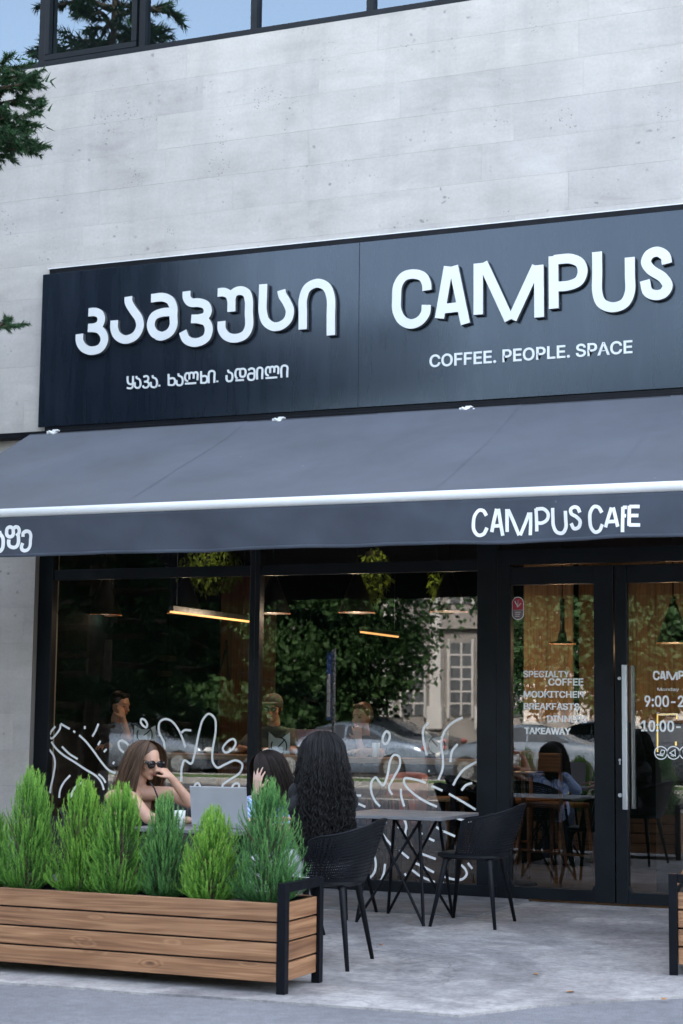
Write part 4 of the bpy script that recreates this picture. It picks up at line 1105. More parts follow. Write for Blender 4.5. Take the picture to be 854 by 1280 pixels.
def wood_chair():
    t = thing('wooden_chair', 'high-backed wooden chair behind the left door leaf', 'chair', (0,0,0), world=False)
    mb = MB(); mb.box(-0.21, 0.21, -0.2, 0.2, 0.66, 0.70); mb.build('seat', 'stool_wood', t, bevel=0.01)
    mb = MB(); mb.box(-0.22, 0.22, 0.19, 0.215, 0.96, 1.12); mb.build('backrest', 'stool_wood', t, bevel=0.01)
    for sx in (-1, 1):
        mb = MB(); mb.tube([(0.20*sx, 0.20, 1.12), (0.20*sx, 0.19, 0.68), (0.25*sx, 0.27, 0.0)], [0.015, 0.02, 0.013], 8); mb.build('leg', 'stool_wood', t)
        mb = MB(); mb.tube([(0.18*sx, -0.18, 0.68), (0.24*sx, -0.24, 0)], [0.02, 0.013], 8); mb.build('leg', 'stool_wood', t)
    mb = MB(); mb.tube([(-0.21, -0.2, 0.25), (0.21, -0.2, 0.25)], 0.01, 6); mb.tube([(-0.22, 0.22, 0.3), (0.22, 0.22, 0.3)], 0.01, 6); mb.build('stretcher', 'stool_wood', t)
    return t
wc = wood_chair(); place(wc, (hit(695, 1000, 1.3)[0], 1.3, 0), R(158))
wc2 = copy_tree(wc); place(wc2, (hit(662, 1000, 1.9)[0], 1.9, 0), R(60), 'high-backed wooden chair half hidden behind the other, at the round table')
t = thing('round_table', 'small dark round table with a pale saucer behind the left door leaf', 'table', (hit(647, 990, 1.25)[0]-0.05, 1.25, 0))
tx = t.location.x
mb = MB(); mb.lathe([(0.001, 0.0), (0.29, 0), (0.29, 0.022), (0.001, 0.022)], (tx, 1.25, 0.915), 28); mb.build('table_top', 'lamp_black', t)
mb = MB(); mb.tube([(tx, 1.25, 0.915), (tx, 1.25, 0.02)], 0.03, 10); mb.lathe([(0.001, 0.03), (0.2, 0.02), (0.22, 0)], (tx, 1.25, 0), 24); mb.build('pedestal', 'black_steel', t)
mb = MB(); mb.lathe([(0.001, 0.004), (0.06, 0.004), (0.10, 0.018), (0.095, 0.02), (0.06, 0.008), (0.001, 0.008)], (tx+0.14, 1.18, 0.938), 24); tag(mb.build('saucer', 'white_card', None, smooth=True, org=(tx+0.14, 1.18, 0.938)), 'pale saucer on the dark round table inside', 'saucer')

# the outdoor chairs: perforated shell on four splayed legs; front faces -X
def shell_chair():
    t = thing('shell_chair', '', 'chair', (0,0,0), 'black perforated outdoor chairs', world=False)
    def sp(u, v):          # u -1..1 round the back, v 0..1 up
        th = u*R(112)
        def se(c, e): return math.copysign(abs(c)**e, c)
        xb = 0.02+0.205*se(math.cos(th), 0.75); yb = 0.225*se(math.sin(th), 0.75)
        xt = 0.075+0.265*se(math.cos(th), 0.7) + 0.04*abs(u)**3; yt = 0.272*se(math.sin(th), 0.7)
        zt = 0.822-0.115*abs(u)**1.4; zb_ = 0.475
        w_ = v**0.9
        return Vector((xb+(xt-xb)*w_, yb+(yt-yb)*math.sin(v*math.pi/2)**0.9, zb_+(zt-zb_)*v))
    NU, NV = 72, 17
    P = [[sp(-1+2*i/NU, j/NV) for i in range(NU+1)] for j in range(NV+1)]
    mb = MB(); ids = {}
    for j in range(NV+1):
        for i in range(NU+1): ids[(i, j)] = len(mb.v); mb.v.append(tuple(P[j][i]))
    for j in range(NV):
        for i in range(NU):
            q = [ids[(i, j)], ids[(i+1, j)], ids[(i+1, j+1)], ids[(i, j+1)]]
            if j in (0, NV-1) or i in (0, 1, NU-1, NU-2): mb.f.append(tuple(q)); continue
            c = sum((Vector(mb.v[k]) for k in q), Vector())/4
            o4 = len(mb.v)
            for k in range(4):
                mid = (Vector(mb.v[q[k]])+Vector(mb.v[q[(k+1) % 4]]))/2
                mb.v.append(tuple(c+(mid-c)*0.66))
            for k in range(4):
                mb.f.append((q[k], q[(k+1) % 4], o4+k)); mb.f.append((q[k], o4+k, o4+(k+3) % 4))
    o = mb.build('backrest', 'black_plastic', t); s_ = o.modifiers.new('s', 'SOLIDIFY'); s_.thickness = 0.005; s_.offset = 0
    mb = MB()
    rim = [sp(-1+2*i/40, 1) for i in range(41)]
    full = [sp(-1, 0.03)]+[sp(-1, k/5) for k in range(1, 5)]+rim+[sp(1, k/5) for k in range(4, 0, -1)]+[sp(1, 0.03)]
    mb.tube(full, 0.008, 6); mb.build('rim', 'black_plastic', t, smooth=True)
    mb = MB(); n = 32
    def seat(s_, z_):
        r_ = []
        for k in range(n):
            a = 2*math.pi*k/n
            r_.append((-0.01+s_*0.235*math.copysign(abs(math.cos(a))**0.7, math.cos(a)), s_*0.235*math.copysign(abs(math.sin(a))**0.7, math.sin(a)), z_))
        return r_
    lv = [(0.2, 0.452), (0.9, 0.45), (1.0, 0.462), (1.0, 0.478), (0.93, 0.485), (0.5, 0.472), (0.1, 0.468)]
    for s_, z_ in lv: mb.v += seat(s_, z_)
    for l_ in range(len(lv)-1):
        for k in range(n): mb.f.append((l_*n+k, l_*n+(k+1) % n, (l_+1)*n+(k+1) % n, (l_+1)*n+k))
    mb.f.append(tuple(range(n))[::-1]); mb.f.append(tuple(range(6*n, 7*n)))
    mb.build('seat', 'black_plastic', t, smooth='auto')
    for (a, b_) in (((0.15, 0.17), (0.215, 0.272)), ((0.15, -0.17), (0.215, -0.272)), ((-0.16, 0.17), (-0.235, 0.285)), ((-0.16, -0.17), (-0.235, -0.285))):
        mb = MB(); mb.tube([(a[0]*0.9, a[1]*0.9, 0.462), (a[0], a[1], 0.43), (b_[0], b_[1], 0.0)], [0.028, 0.020, 0.0115], 10); mb.build('leg', 'black_plastic', t, smooth=True)
    return t
ch = shell_chair()
place(ch, (-3.855, -1.655, 0), R(3), 'black perforated shell chair pushed up to the grey table by the door')
ch1 = copy_tree(ch); place(ch1, (-4.015, -3.90, 0), R(7), 'black perforated shell chair under the curly-haired woman, beside the planter post')
mb = MB(); mb.ball((0.0, 0, 0), (0.243, 0.243, 0.022), 36, 8); cu = mb.build('seat_cushion', 'cushion_white', None, smooth=True); cu.location = (-4.025, -3.90, 0.500)
tag(cu, 'white cushion on the chair under the curly-haired woman', 'cushion')
ch2 = copy_tree(ch); place(ch2, (-5.55, -3.62, 0), R(185), 'black perforated shell chair under the woman in sunglasses, behind the shrubs')
ch3 = copy_tree(ch); place(ch3, (-4.78, -2.95, 0), R(95), 'black perforated shell chair under the woman in the striped shirt')
ch4 = copy_tree(ch); place(ch4, (-4.95, -1.60, 0), R(180), 'black perforated shell chair on the far side of the grey table, behind the curly hair')

# grey cafe table with crossing legs
def cafe_table(cx, cy, hx_, hy_, lab, rz=0):
    t = thing('cafe_table', lab, 'table', (0,0,0), world=False)
    mb = MB(); mb.box(-hx_, hx_, -hy_, hy_, 0.712, 0.735); mb.build('table_top', 'table_top', t, bevel=0.003)
    F_ = [(-0.25, -0.30), (0.24, -0.30), (0.24, 0.30), (-0.25, 0.30)]
    T_ = [(-0.17, -0.20), (0.17, -0.20), (0.17, 0.20), (-0.17, 0.20)]
    for k in range(4):
        mb = MB(); mb.tube([(F_[k][0], F_[k][1], 0), (T_[k][0], T_[k][1], 0.70)], 0.0115, 8); mb.build('leg', 'black_steel', t)
        q = T_[(k+1) % 4] if k % 2 == 0 else T_[(k+3) % 4]
        mb = MB(); mb.tube([(F_[k][0], F_[k][1], 0.006), (q[0], q[1]+0.02*(1 if k < 2 else -1), 0.70)], 0.010, 8); mb.build('cross_bar', 'black_steel', t)
    mb = MB(); mb.box(-0.2, 0.2, -0.22, 0.22, 0.698, 0.711); mb.build('mounting_plate', 'black_steel', t)
    place(t, (cx, cy, 0), rz); return t
cafe_table(-4.36, -1.655, 0.40, 0.40, 'square grey cafe table with black crossing legs by the shop window')
cafe_table(-4.85, -3.72, 0.36, 0.36, 'cafe table with the open laptop on it, behind the planter')

# laptop on the planter-side table: lid towards the street
LX, LY = -4.71, -3.88
t = thing('laptop', 'silver laptop open with its lid towards the planter', 'laptop', (LX, LY, 0.736))
mb = MB(); mb.box(LX-0.175, LX+0.175, LY+0.01, LY+0.25, 0.737, 0.753); mb.build('base', 'laptop_silver', t, bevel=0.003)
mb = MB(); th = R(12)
def lid(x, h, d): return (x, LY-math.sin(th)*h-math.cos(th)*d+0.01, 0.752+math.cos(th)*h-math.sin(th)*d)
v = [lid(x, h, d) for d in (0, 0.007) for h in (0, 0.235) for x in (LX-0.178, LX+0.178)]
mb.add(v, [(0,1,3,2), (4,6,7,5), (0,4,5,1), (1,5,7,3), (3,7,6,2), (2,6,4,0)]); mb.build('lid', 'laptop_silver', t, bevel=0.002)
t.rotation_euler = (0, 0, R(7))
# drinks and things on that table
def cup(x, y, z, r_, h, mat, name, lab, cat, smooth=True):
    mb = MB(); mb.lathe([(0.001, 0), (r_*0.8, 0), (r_, h), (r_*0.93, h), (r_*0.75, 0.01), (0.001, 0.012)], (x, y, z), 20)
    o = mb.build(name, mat, None, smooth=True, org=(x, y, z)); tag(o, lab, cat); return o
cup(-5.02, -3.80, 0.737, 0.035, 0.09, 'white_card', 'coffee_cup', 'white coffee cup between the woman in sunglasses and the laptop', 'cup')
# mugs hanging in view below the grey table edge: a white cup on the inside sill
x_, z_ = hit(448, 1027, 0.15)

# ================================================================== PLANTERS
BOARD = {}
def board(L, h, t_, parent, loc, rz=0):
    key = (round(L, 3), round(h, 3))
    if key not in BOARD:
        mb = MB(); mb.box(-L/2, L/2, -t_/2, t_/2, -h/2, h/2); o = mb.build('board', 'stained_pine', parent, org=(0,0,0), bevel=0.003); BOARD[key] = o
    else:
        o = BOARD[key].copy(); COL.objects.link(o)
    o.parent = parent; o.location = loc; o.rotation_euler = (0, 0, rz); return o
def planter(L, W, lab, loc, rz, soil=True):
    """local frame: long side along X from -L to 0, depth 0..W, right front post at the origin"""
    t = thing('planter_box', lab, 'planter', (0,0,0), 'slatted wooden planters with black steel ends', world=False)
    p_ = 0.048
    for x in (-L, 0):
        for y in (0, W-p_):
            mb = MB(); mb.box(x-p_/2, x+p_/2, y, y+p_, 0, 0.5535); mb.build('post', 'black_steel', t, bevel=0.003)
        mb = MB(); mb.box(x-p_/2+.001, x+p_/2-.001, p_+.001, W-p_-.001, 0.505, 0.5525); mb.build('top_rail', 'black_steel', t, bevel=0.003)
    h = 0.0912
    for k in range(4):
        zc = 0.058+h/2+k*(h+0.0095)
        board(L-p_-0.006, h, 0.022, t, (-L/2, 0.016, zc)); board(L-p_-0.006, h, 0.022, t, (-L/2, W-0.016, zc))
        for x in (-L+0.006, -0.006): board(W-2*p_-0.004, h, 0.022, t, (x, W/2, zc), R(90))
    mb = MB(); mb.box(-L+0.03, -0.03, 0.03, W-0.03, 0.10, 0.40); mb.box(-L+0.026, -L+0.03, 0.03, W-0.03, 0.10, 0.44); mb.box(-L+0.03, -0.03, 0.0272, 0.03, 0.09, 0.445); mb.box(-L+0.03, -0.03, W-0.03, W-0.0272, 0.09, 0.445)
    mb.build('liner', 'black_plastic', t)
    mb = MB(); nx, ny = 60, 10
    for j in range(ny+1):
        for i in range(nx+1):
            x = -L+0.032+(L-0.064)*i/nx; y = 0.032+(W-0.064)*j/ny; mb.v.append((x, y, 0.405+0.02*mnoise.noise(Vector((x*9, y*9, 0)))))
    for j in range(ny):
        for i in range(nx): a = j*(nx+1)+i; mb.f.append((a, a+1, a+nx+2, a+nx+1))
    mb.build('soil', 'soil', t)
    place(t, loc, rz); return t
planter(2.45, 0.49, 'long slatted wooden planter box in front of the seated women', (-3.761, -5.05, 0), 0)
BOARD.clear()
planter(1.9, 0.52, 'slatted wooden planter box cut by the right edge, end towards the street', (-2.13, -3.42, 0), R(-81))

# feathery golden cypresses
def cypress(seed, H, Wd, yellow, lean=0.0, bushy=1.0):
    rs = random.Random(seed); V = []; Fs = []; T = []
    NB = int(560*bushy)
    def blade(p, d, L, w_, tint):
        s_ = d.cross(Vector((rs.uniform(-1,1), rs.uniform(-1,1), rs.uniform(-1,1))))
        if s_.length < 1e-4: return
        s_.normalize(); i = len(V); V.extend([tuple(p-s_*w_), tuple(p+s_*w_), tuple(p+d*L)]); Fs.append((i, i+1, i+2)); T.append(tint)
    for b_ in range(NB):
        az = rs.uniform(0, 2*math.pi); tq = 0.16+0.84*rs.random()**1.25
        L = H*rs.uniform(0.17, 0.30)
        tz = H*tq*rs.uniform(0.97, 1.03); h0 = max(0.01, tz-L*rs.uniform(0.85, 1.0))
        prof = min(1.0, 0.66+0.9*tq)*(1.0-tq)**0.47*1.25+0.03
        rt = Wd*1.04*prof*rs.uniform(0.6, 1.16)*(1+0.14*math.sin(az*3+seed)+0.1*math.sin(az*5+tz*9+seed))
        if tq < 0.3: h0 = H*0.02; L = tz*1.05
        r0 = rt*0.25
        p0 = Vector((r0*math.cos(az), r0*math.sin(az), h0)); p3 = Vector((rt*math.cos(az+rs.uniform(-.2,.2)), rt*math.sin(az), tz))
        p1 = p0+Vector((math.cos(az), math.sin(az), 0.4))*L*0.35; p2 = p3-Vector((0, 0, 1))*L*0.4
        n = 13; bt = rs.uniform(-0.16, 0.16)
        prev = p0
        for k in range(1, n+1):
            t = k/n; q = (p0*(1-t)**3+p1*3*t*(1-t)**2+p2*3*t*t*(1-t)+p3*t**3)
            d = (q-prev); seg = d.length; d.normalize()
            out = t*(0.62+0.38*tz/H)
            for m_ in range(4):
                a = d.orthogonal().normalized(); a = Matrix.Rotation(rs.uniform(0, 6.28), 3, d) @ a
                dd = (d*rs.uniform(0.75, 1.2)+a*rs.uniform(0.3, 0.75)+Vector((0, 0, 0.35))).normalized()
                LL = rs.uniform(0.016, 0.038)*(1.15-0.5*t)
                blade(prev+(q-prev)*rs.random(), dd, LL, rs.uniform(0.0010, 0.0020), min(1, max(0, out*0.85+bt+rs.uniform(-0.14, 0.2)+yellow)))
            blade(prev, d, seg*1.5, 0.0018, 0.3+bt)
            prev = q
    V = np.array(V); V[:, 0] += lean*V[:, 2]**1.5
    t = thing('cypress_shrub', '', 'shrub', (0,0,0), 'small feathery cypresses in the long planter', world=False)
    me = bpy.data.meshes.new('foliage'); me.from_pydata(V.tolist(), [], Fs)
    at = me.attributes.new('tint', 'FLOAT', 'FACE'); at.data.foreach_set('value', T)
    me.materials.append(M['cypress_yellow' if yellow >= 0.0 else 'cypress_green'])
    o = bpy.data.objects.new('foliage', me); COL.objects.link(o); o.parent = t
    mb = MB(); mb.tube([(0, 0, -0.02), (0.004, 0, H*0.3), (lean*0.3, 0, H*0.7)], [0.011, 0.008, 0.003], 7)
    for k in range(46):
        az = rs.uniform(0, 6.28); h = H*rs.uniform(0.0, 0.5); q_ = rs.uniform(0.3, 0.95); mb.tube([(0, 0, h), (Wd*q_*0.6*math.cos(az), Wd*q_*0.6*math.sin(az), h+H*0.08), (Wd*q_*math.cos(az), Wd*q_*math.sin(az), h+H*0.24)], [0.0035, 0.0028, 0.0012], 4)
    mb.build('trunk', 'bark', t)
    return t
SH = [(-8, 1005, 1112, 0.62, 0.12, 0.02, -4.80, 'bright green feathery cypress cut off by the left edge of the photo'),
      (38, 959, 1112, 0.70, 0.155, 0.05, -4.82, 'tall bright green feathery cypress, leftmost whole shrub of the planter'),
      (103, 972, 1118, 0.64, 0.15, 0.09, -4.79, 'yellow-green feathery cypress in front of the left edge of the brown-haired woman'),
      (152, 978, 1120, 0.60, 0.165, 0.0, -4.84, 'green feathery cypress directly below the woman in sunglasses'),
      (208, 988, 1122, 0.58, 0.135, -0.05, -4.78, 'blue-green feathery cypress left of the laptop'),
      (266, 1008, 1126, 0.53, 0.155, 0.12, -4.85, 'low yellow-green feathery cypress in front of the laptop'),
      (338, 974, 1128, 0.64, 0.185, -0.04, -4.80, 'broad blue-green feathery cypress at the right end of the long planter')]
for k, (px_, pt, pb, H_, W_, yl, Y_, lab) in enumerate(SH):
    x_, zt = hit(px_, pt, Y_)
    o = cypress(11+k, zt-0.40, W_, yl, [0.0, 0.03, 0.06, 0.05, 0.0, -0.02, 0.02][k], 1.05 if W_ > 0.17 else 0.85)
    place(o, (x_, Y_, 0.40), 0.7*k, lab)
o = cypress(30, 0.28, 0.10, -0.05, 0, 0.4); place(o, (-1.72, -2.55, 0.40), 0, 'small cypress inside the planter at the right edge')
o['group'] = 'cypress in the right planter'

for (sx_, sy_, sd_, lab) in ((-1.83, -3.05, 31, 'small cypress at the street end of the right planter'), (-1.98, -2.05, 32, 'small cypress at the door end of the right planter')):
    o = cypress(sd_, 0.33, 0.11, 0.02, 0, 0.5); place(o, (sx_, sy_, 0.40), 0, lab); o['group'] = 'cypress in the right planter'

# fallen leaves
for k, (px_, py_) in enumerate([(670, 1218), (831, 1249), (476, 1181), (713, 1240), (405, 1200)]):
    x_, y_ = hitZ(px_, py_, 0.004)
    mb = MB(); s_ = 0.022+0.006*(k % 2)
    mb.add([(x_-s_, y_, 0.004), (x_-s_*.2, y_-s_*.7, 0.010), (x_+s_, y_, 0.006), (x_-s_*.1, y_+s_*.7, 0.012), (x_, y_, 0.004)], [(0,1,4), (1,2,4), (2,3,4), (3,0,4)])
    o = mb.build('fallen_leaf', 'orange_leaf', None, org=(x_, y_, 0.003)); o.rotation_euler = (0, 0, k*1.3)
    tag(o, ['small dry orange leaf on the concrete in the middle foreground', 'dry leaf on the asphalt below the right planter', 'tiny dry leaf right of the curly-haired woman\'s chair legs', 'tiny dry leaf near the edge of the concrete', 'dry leaf behind the planter post'][k], 'leaf')

# ================================================================== PEOPLE
def head(mb, c, f, u, s=None, k=1.0):
    """c centre of skull; f forward, u up"""
    c = Vector(c); f = Vector(f).normalized(); u = Vector(u); u = (u-f*u.dot(f)).normalized(); s = f.cross(u)
    Mx = Matrix((f, s, u)).transposed()
    mb.ball(c+u*0.012*k, (0.094*k, 0.074*k, 0.098*k), 20, 14, Mx)
    mb.ball(c+f*0.022*k-u*0.055*k, (0.066*k, 0.055*k, 0.066*k), 16, 12, Mx)
    mb.ball(c+f*0.068*k-u*0.102*k, (0.022*k, 0.024*k, 0.018*k), 10, 8, Mx)
    mb.cap(c+f*0.090*k+u*0.000*k, 0.009*k, c+f*0.112*k-u*0.036*k, 0.012*k, 10)
    mb.ball(c+f*0.100*k-u*0.040*k, (0.012*k, 0.018*k, 0.009*k), 8, 6, Mx)
    mb.ball(c+f*0.086*k-u*0.066*k, (0.014*k, 0.024*k, 0.010*k), 10, 6, Mx)
    mb.cap(c+f*0.084*k+s*0.03*k+u*0.018*k, 0.010*k, c+f*0.088*k-s*0.03*k+u*0.018*k, 0.010*k, 8)
    for e in (-1, 1):
        mb.ball(c+s*0.076*k*e-u*0.012*k-f*0.004*k, (0.016*k, 0.007*k, 0.026*k), 8, 8, Mx)
        mb.ball(c+f*0.055*k+s*0.040*k*e-u*0.035*k, (0.028*k, 0.024*k, 0.026*k), 10, 8, Mx)
    return c, f, u, s
def face(parent, H, k=1.0, closed=False):
    c, f, u, s = H
    Mx = Matrix((f, s, u)).transposed()
    for e in (-1, 1):
        mb = MB(); mb.ball(c+f*0.079*k+s*0.031*k*e-u*0.004*k, (0.012*k, 0.014*k, 0.008*k), 10, 8, Mx); mb.build('eye', 'eye', parent, smooth=True)
        mb = MB(); mb.ball(c+f*0.0875*k+s*0.031*k*e-u*0.005*k, (0.0045*k, 0.006*k, 0.006*k), 8, 6, Mx); mb.build('iris', 'iris', parent, smooth=True)
        mb = MB(); mb.cap(c+f*0.093*k+s*0.016*k*e+u*0.020*k, 0.0035*k, c+f*0.080*k+s*0.050*k*e+u*0.021*k, 0.0022*k, 6); mb.build('eyebrow', 'hair_dark', parent, smooth=True)
    mb = MB(); mb.cap(c+f*0.094*k-s*0.018*k-u*0.067*k, 0.004*k, c+f*0.099*k-u*0.066*k, 0.0062*k, 8); mb.cap(c+f*0.099*k-u*0.066*k, 0.0062*k, c+f*0.094*k+s*0.018*k-u*0.067*k, 0.004*k, 8)
    mb.build('lips', 'lips', parent, smooth=True)
def hand(mb, w_, d, nrm, curl=0.35, spread=0.16, thumb=1, k=1.0, curls=None):
    """w_ wrist; d towards fingers; nrm out of the back of the hand; curl bends towards -nrm"""
    w_ = Vector(w_); d = Vector(d).normalized(); nrm = Vector(nrm); nrm = (nrm-d*nrm.dot(d)).normalized(); s = d.cross(nrm)
    for e, L in ((-0.030, 0.078), (-0.010, 0.086), (0.011, 0.083), (0.030, 0.074)):
        mb.cap(w_+s*e*0.45*k, 0.015*k, w_+s*e*k+d*L*k, 0.0115*k, 8)
    for i, (e, L0, L1, L2) in enumerate(((-0.031, 0.038, 0.022, 0.018), (-0.010, 0.043, 0.027, 0.02), (0.011, 0.040, 0.025, 0.02), (0.031, 0.030, 0.018, 0.017))):
        cu = (curls[i] if curls else curl)
        p = w_+s*e*k+d*(0.084-0.010*abs(i-1.2))*k; a = spread*(e/0.03)
        dd = (d*math.cos(a)+s*math.sin(a))
        for j, L in enumerate((L0, L1, L2)):
            an = cu*(0.6+0.9*j)
            dj = (dd*math.cos(an)-nrm*math.sin(an))
            q = p+dj*L*k; mb.cap(p, (0.0092-0.0009*j)*k, q, (0.0085-0.0009*j)*k, 8); p = q
    p = w_+s*(-0.022)*thumb*k+d*0.022*k
    q = p+(d*0.55-s*0.8*thumb-nrm*0.25).normalized()*0.042*k; mb.cap(p, 0.014*k, q, 0.0105*k, 8)
    r_ = q+(d*0.85-s*0.4*thumb-nrm*0.3).normalized()*0.034*k; mb.cap(q, 0.0105*k, r_, 0.0085*k, 8)
def limb(mb, pts, rad, n=12):
    for i in range(len(pts)-1): mb.cap(pts[i], rad[i], pts[i+1], rad[i+1], n)
def torso(mb, hip, chest, fwd, k=1.0, sh=0.17, w_=0.125, fat=1.0):
    hip = Vector(hip); chest = Vector(chest); up = (chest-hip).normalized(); f = Vector(fwd); f = (f-up*f.dot(up)).normalized(); s = up.cross(f)
    for e in (-1, 1):
        mb.cap(hip+s*0.08*e, 0.105*k*fat, hip+s*0.055*e+up*0.2, 0.088*k*fat, 14)
        mb.cap(hip+s*0.055*e+up*0.2, 0.088*k*fat, chest+s*0.075*e-up*0.06, 0.093*k, 14)
        mb.cap(chest+s*0.075*e-up*0.06, 0.093*k, chest+s*(sh-0.06)*e+up*0.05, 0.055*k, 14)
        mb.cap(chest+s*0.02*e+up*0.085, 0.048*k, chest+s*sh*e+up*0.045, 0.046*k, 12)
    return up, f, s

def curl(q, s, f, a, th, fr, ph, hh, curly):
    if curly: return q+s*(a*(math.cos(fr*hh+ph)+0.8*math.sin(fr*0.31*hh+ph*3)))+f*(a*(math.sin(fr*hh*1.07+ph*2)+0.6*math.cos(fr*0.43*hh+ph)))
    return q+s*(a*math.cos(th))+f*(a*math.sin(th))
def strands(parent, c, f, u, n, zlow, seed, mat, amp, freq, back, r_=0.0016, spreadw=1.0, face_gap=1.05, name='hair', volume=1.0, drift=Vector((0,0,0)), seg=26, top=0.0, side_push=0.0):
    rs = random.Random(seed); c = Vector(c); f = Vector(f).normalized(); u = Vector(u); u = (u-f*u.dot(f)).normalized(); s = f.cross(u)
    V = []; F = []; T = []
    for k in range(n):
        az = rs.uniform(-math.pi+0, math.pi)
        if abs(az) < face_gap: az = math.copysign(rs.uniform(face_gap, math.pi), az)     # azimuth 0 = face
        lay = rs.uniform(0.0, 1.0)
        rad = 1.03+0.16*lay*volume
        dirh = f*math.cos(az)+s*math.sin(az)
        ax = (0.098*abs(math.cos(az))+0.080*abs(math.sin(az)))*rad
        stop = rs.uniform(0.86, 1.0) if rs.random() < 0.8 else rs.uniform(0.55, 0.9)
        zend = c.z+(zlow-c.z)*stop
        pts = []
        ph0 = rs.uniform(0.03, 0.5)
        m = 7
        for j in range(m):
            ph = ph0+(R(88)-ph0)*j/(m-1)
            pts.append(c+u*(0.015+0.108*rad*math.cos(ph))+dirh*ax*math.sin(ph))
        p = pts[-1].copy(); L = p.z-zend; ns = seg
        hd = Vector((dirh.x, dirh.y, 0))
        ph = rs.uniform(0, 6.28); fr = freq*rs.uniform(0.8, 1.25); am = amp*rs.uniform(0.6, 1.3)
        for j in range(1, ns+1):
            t = j/ns
            q = p+Vector((0, 0, -L*t))+Vector((back[0], back[1], 0))*t*(1-0.3*t)+hd*(spreadw*0.05*math.sin(min(t*1.6, 1)*math.pi/2)*lay)+drift*t
            pts.append(q)
        rings = []
        for j, q in enumerate(pts):
            tt = max(0, (j-2)/(len(pts)-1)); a = am*min(1, tt*2.5)
            th = ph+fr*L*tt*6.28 if L > 0 else ph
            q = curl(q, s, f, a, th, fr, ph, L*tt*6.28, freq > 8)
            rings.append(q)
        b = len(V); N = len(rings); tin = min(1, max(0, rs.gauss(0.42, 0.28)))
        for j, q in enumerate(rings):
            rr = r_*(1.0 if j < N-5 else (N-j)/5.0)
            for e in range(3):
                a = 2.094*e+ph; V.append((q.x+rr*math.cos(a), q.y+rr*math.sin(a), q.z+(rr*0.5*math.sin(a*2))))
        for j in range(N-1):
            for e in range(3):
                e2 = (e+1) % 3; F.append((b+3*j+e, b+3*j+e2, b+3*j+3+e2, b+3*j+3+e)); T.append(tin)
    org = ORG.get(parent.name, (0,0,0)); V = (np.array(V)-np.array(org)).tolist()
    me = bpy.data.meshes.new(name); me.from_pydata(V, [], F); me.polygons.foreach_set('use_smooth', [True]*len(F))
    at = me.attributes.new('tint', 'FLOAT', 'FACE'); at.data.foreach_set('value', T); me.materials.append(M[mat])
    o = bpy.data.objects.new(name, me); COL.objects.link(o); o.parent = parent; return o

# ---------------------------------------------------------------- woman in sunglasses, leftmost
def W(px_, py_, Y): x_, z_ = hit(px_, py_, Y); return Vector((x_, Y, z_))
Y1 = -3.70
P1 = thing('person', 'woman with long brown hair, sunglasses and bare shoulders resting her chin on her hand', 'person', (-5.5, Y1, 0))
hc = W(183, 950, Y1); f1 = Vector((0.90, -0.28, -0.22)).normalized()
body = MB()
Hd = head(body, hc, f1, (0.15, 0, 1), k=0.93)
neck = hc+Vector((-0.055, 0.0, -0.14)); chest = neck+Vector((-0.045, 0.0, -0.14)); hip = Vector((-5.52, Y1+0.02, 0.56))
body.cap(hc+Vector((-0.03, 0, -0.05)), 0.052, neck+Vector((-0.01, 0, -0.03)), 0.05, 12)
up, ff, ss = torso(body, hip, chest, (0.85, -0.35, 0), 0.93, 0.165)
shR = W(164, 998, Y1-0.15); shL = W(212, 992, Y1+0.10)
body.cap(chest+up*0.08, 0.05, shR, 0.047, 12); body.cap(chest+up*0.08, 0.05, shL, 0.045, 12)
elR = Vector((-5.18, Y1-0.20, 0.78)); wrR = Vector((-4.98, Y1-0.05, 0.765))
limb(body, [shR, elR, wrR], [0.047, 0.037, 0.024]); hand(body, wrR, (1, 0.25, 0), (0, 0, 1), 0.25)
elL = W(238, 1004, Y1+0.08); wrL = W(214, 972, Y1-0.02)
limb(body, [shL, elL, wrL], [0.043, 0.036, 0.023])
hand(body, wrL, (-0.62, -0.10, 0.55), (0.6, -0.25, 0.7), 0.9, 0.05, 1, 0.88)
for sy in (-0.08, 0.08):
    kn = Vector((-5.10, Y1+sy*1.3, 0.52)); limb(body, [hip+Vector((0, sy, 0)), kn], [0.085, 0.06])
body_o = bake(body, 'body', 'skin_warm', P1, 0.0062, 5)
# dress below the bust and thin straps
mb = MB(); mb.cap(hip, 0.135, hip+Vector((0.0, 0, 0.1)), 0.128, 14)
for sy in (-1, 1):
    mb.cap(hip+Vector((0, 0.07*sy, 0.05)), 0.112, chest+ss*0.07*sy-up*0.10, 0.101, 14)
    limb(mb, [hip+Vector((0, 0.08*sy, 0)), Vector((-5.12, Y1+0.1*sy, 0.53)), ], [0.10, 0.075])
    limb(mb, [Vector((-5.12, Y1+0.1*sy, 0.53)), Vector((-5.10, Y1+0.1*sy, 0.10))], [0.07, 0.045])
bake(mb, 'dress', 'black_cloth', P1, 0.009, 5)
mb = MB()
for a, b_ in ((W(193, 985, Y1-0.125), W(203, 1012, Y1-0.13)),):
    mb.tube([a+Vector((-0.03, 0, 0.03)), a, b_], 0.005, 6)
mb.build('strap', 'black_cloth', P1)
for e in (-1, 1):
    mb = MB(); mb.cap(wrR+Vector((-0.02*1, 0, 0)), 0.027, wrR+Vector((-0.03, 0, 0)), 0.027, 10)
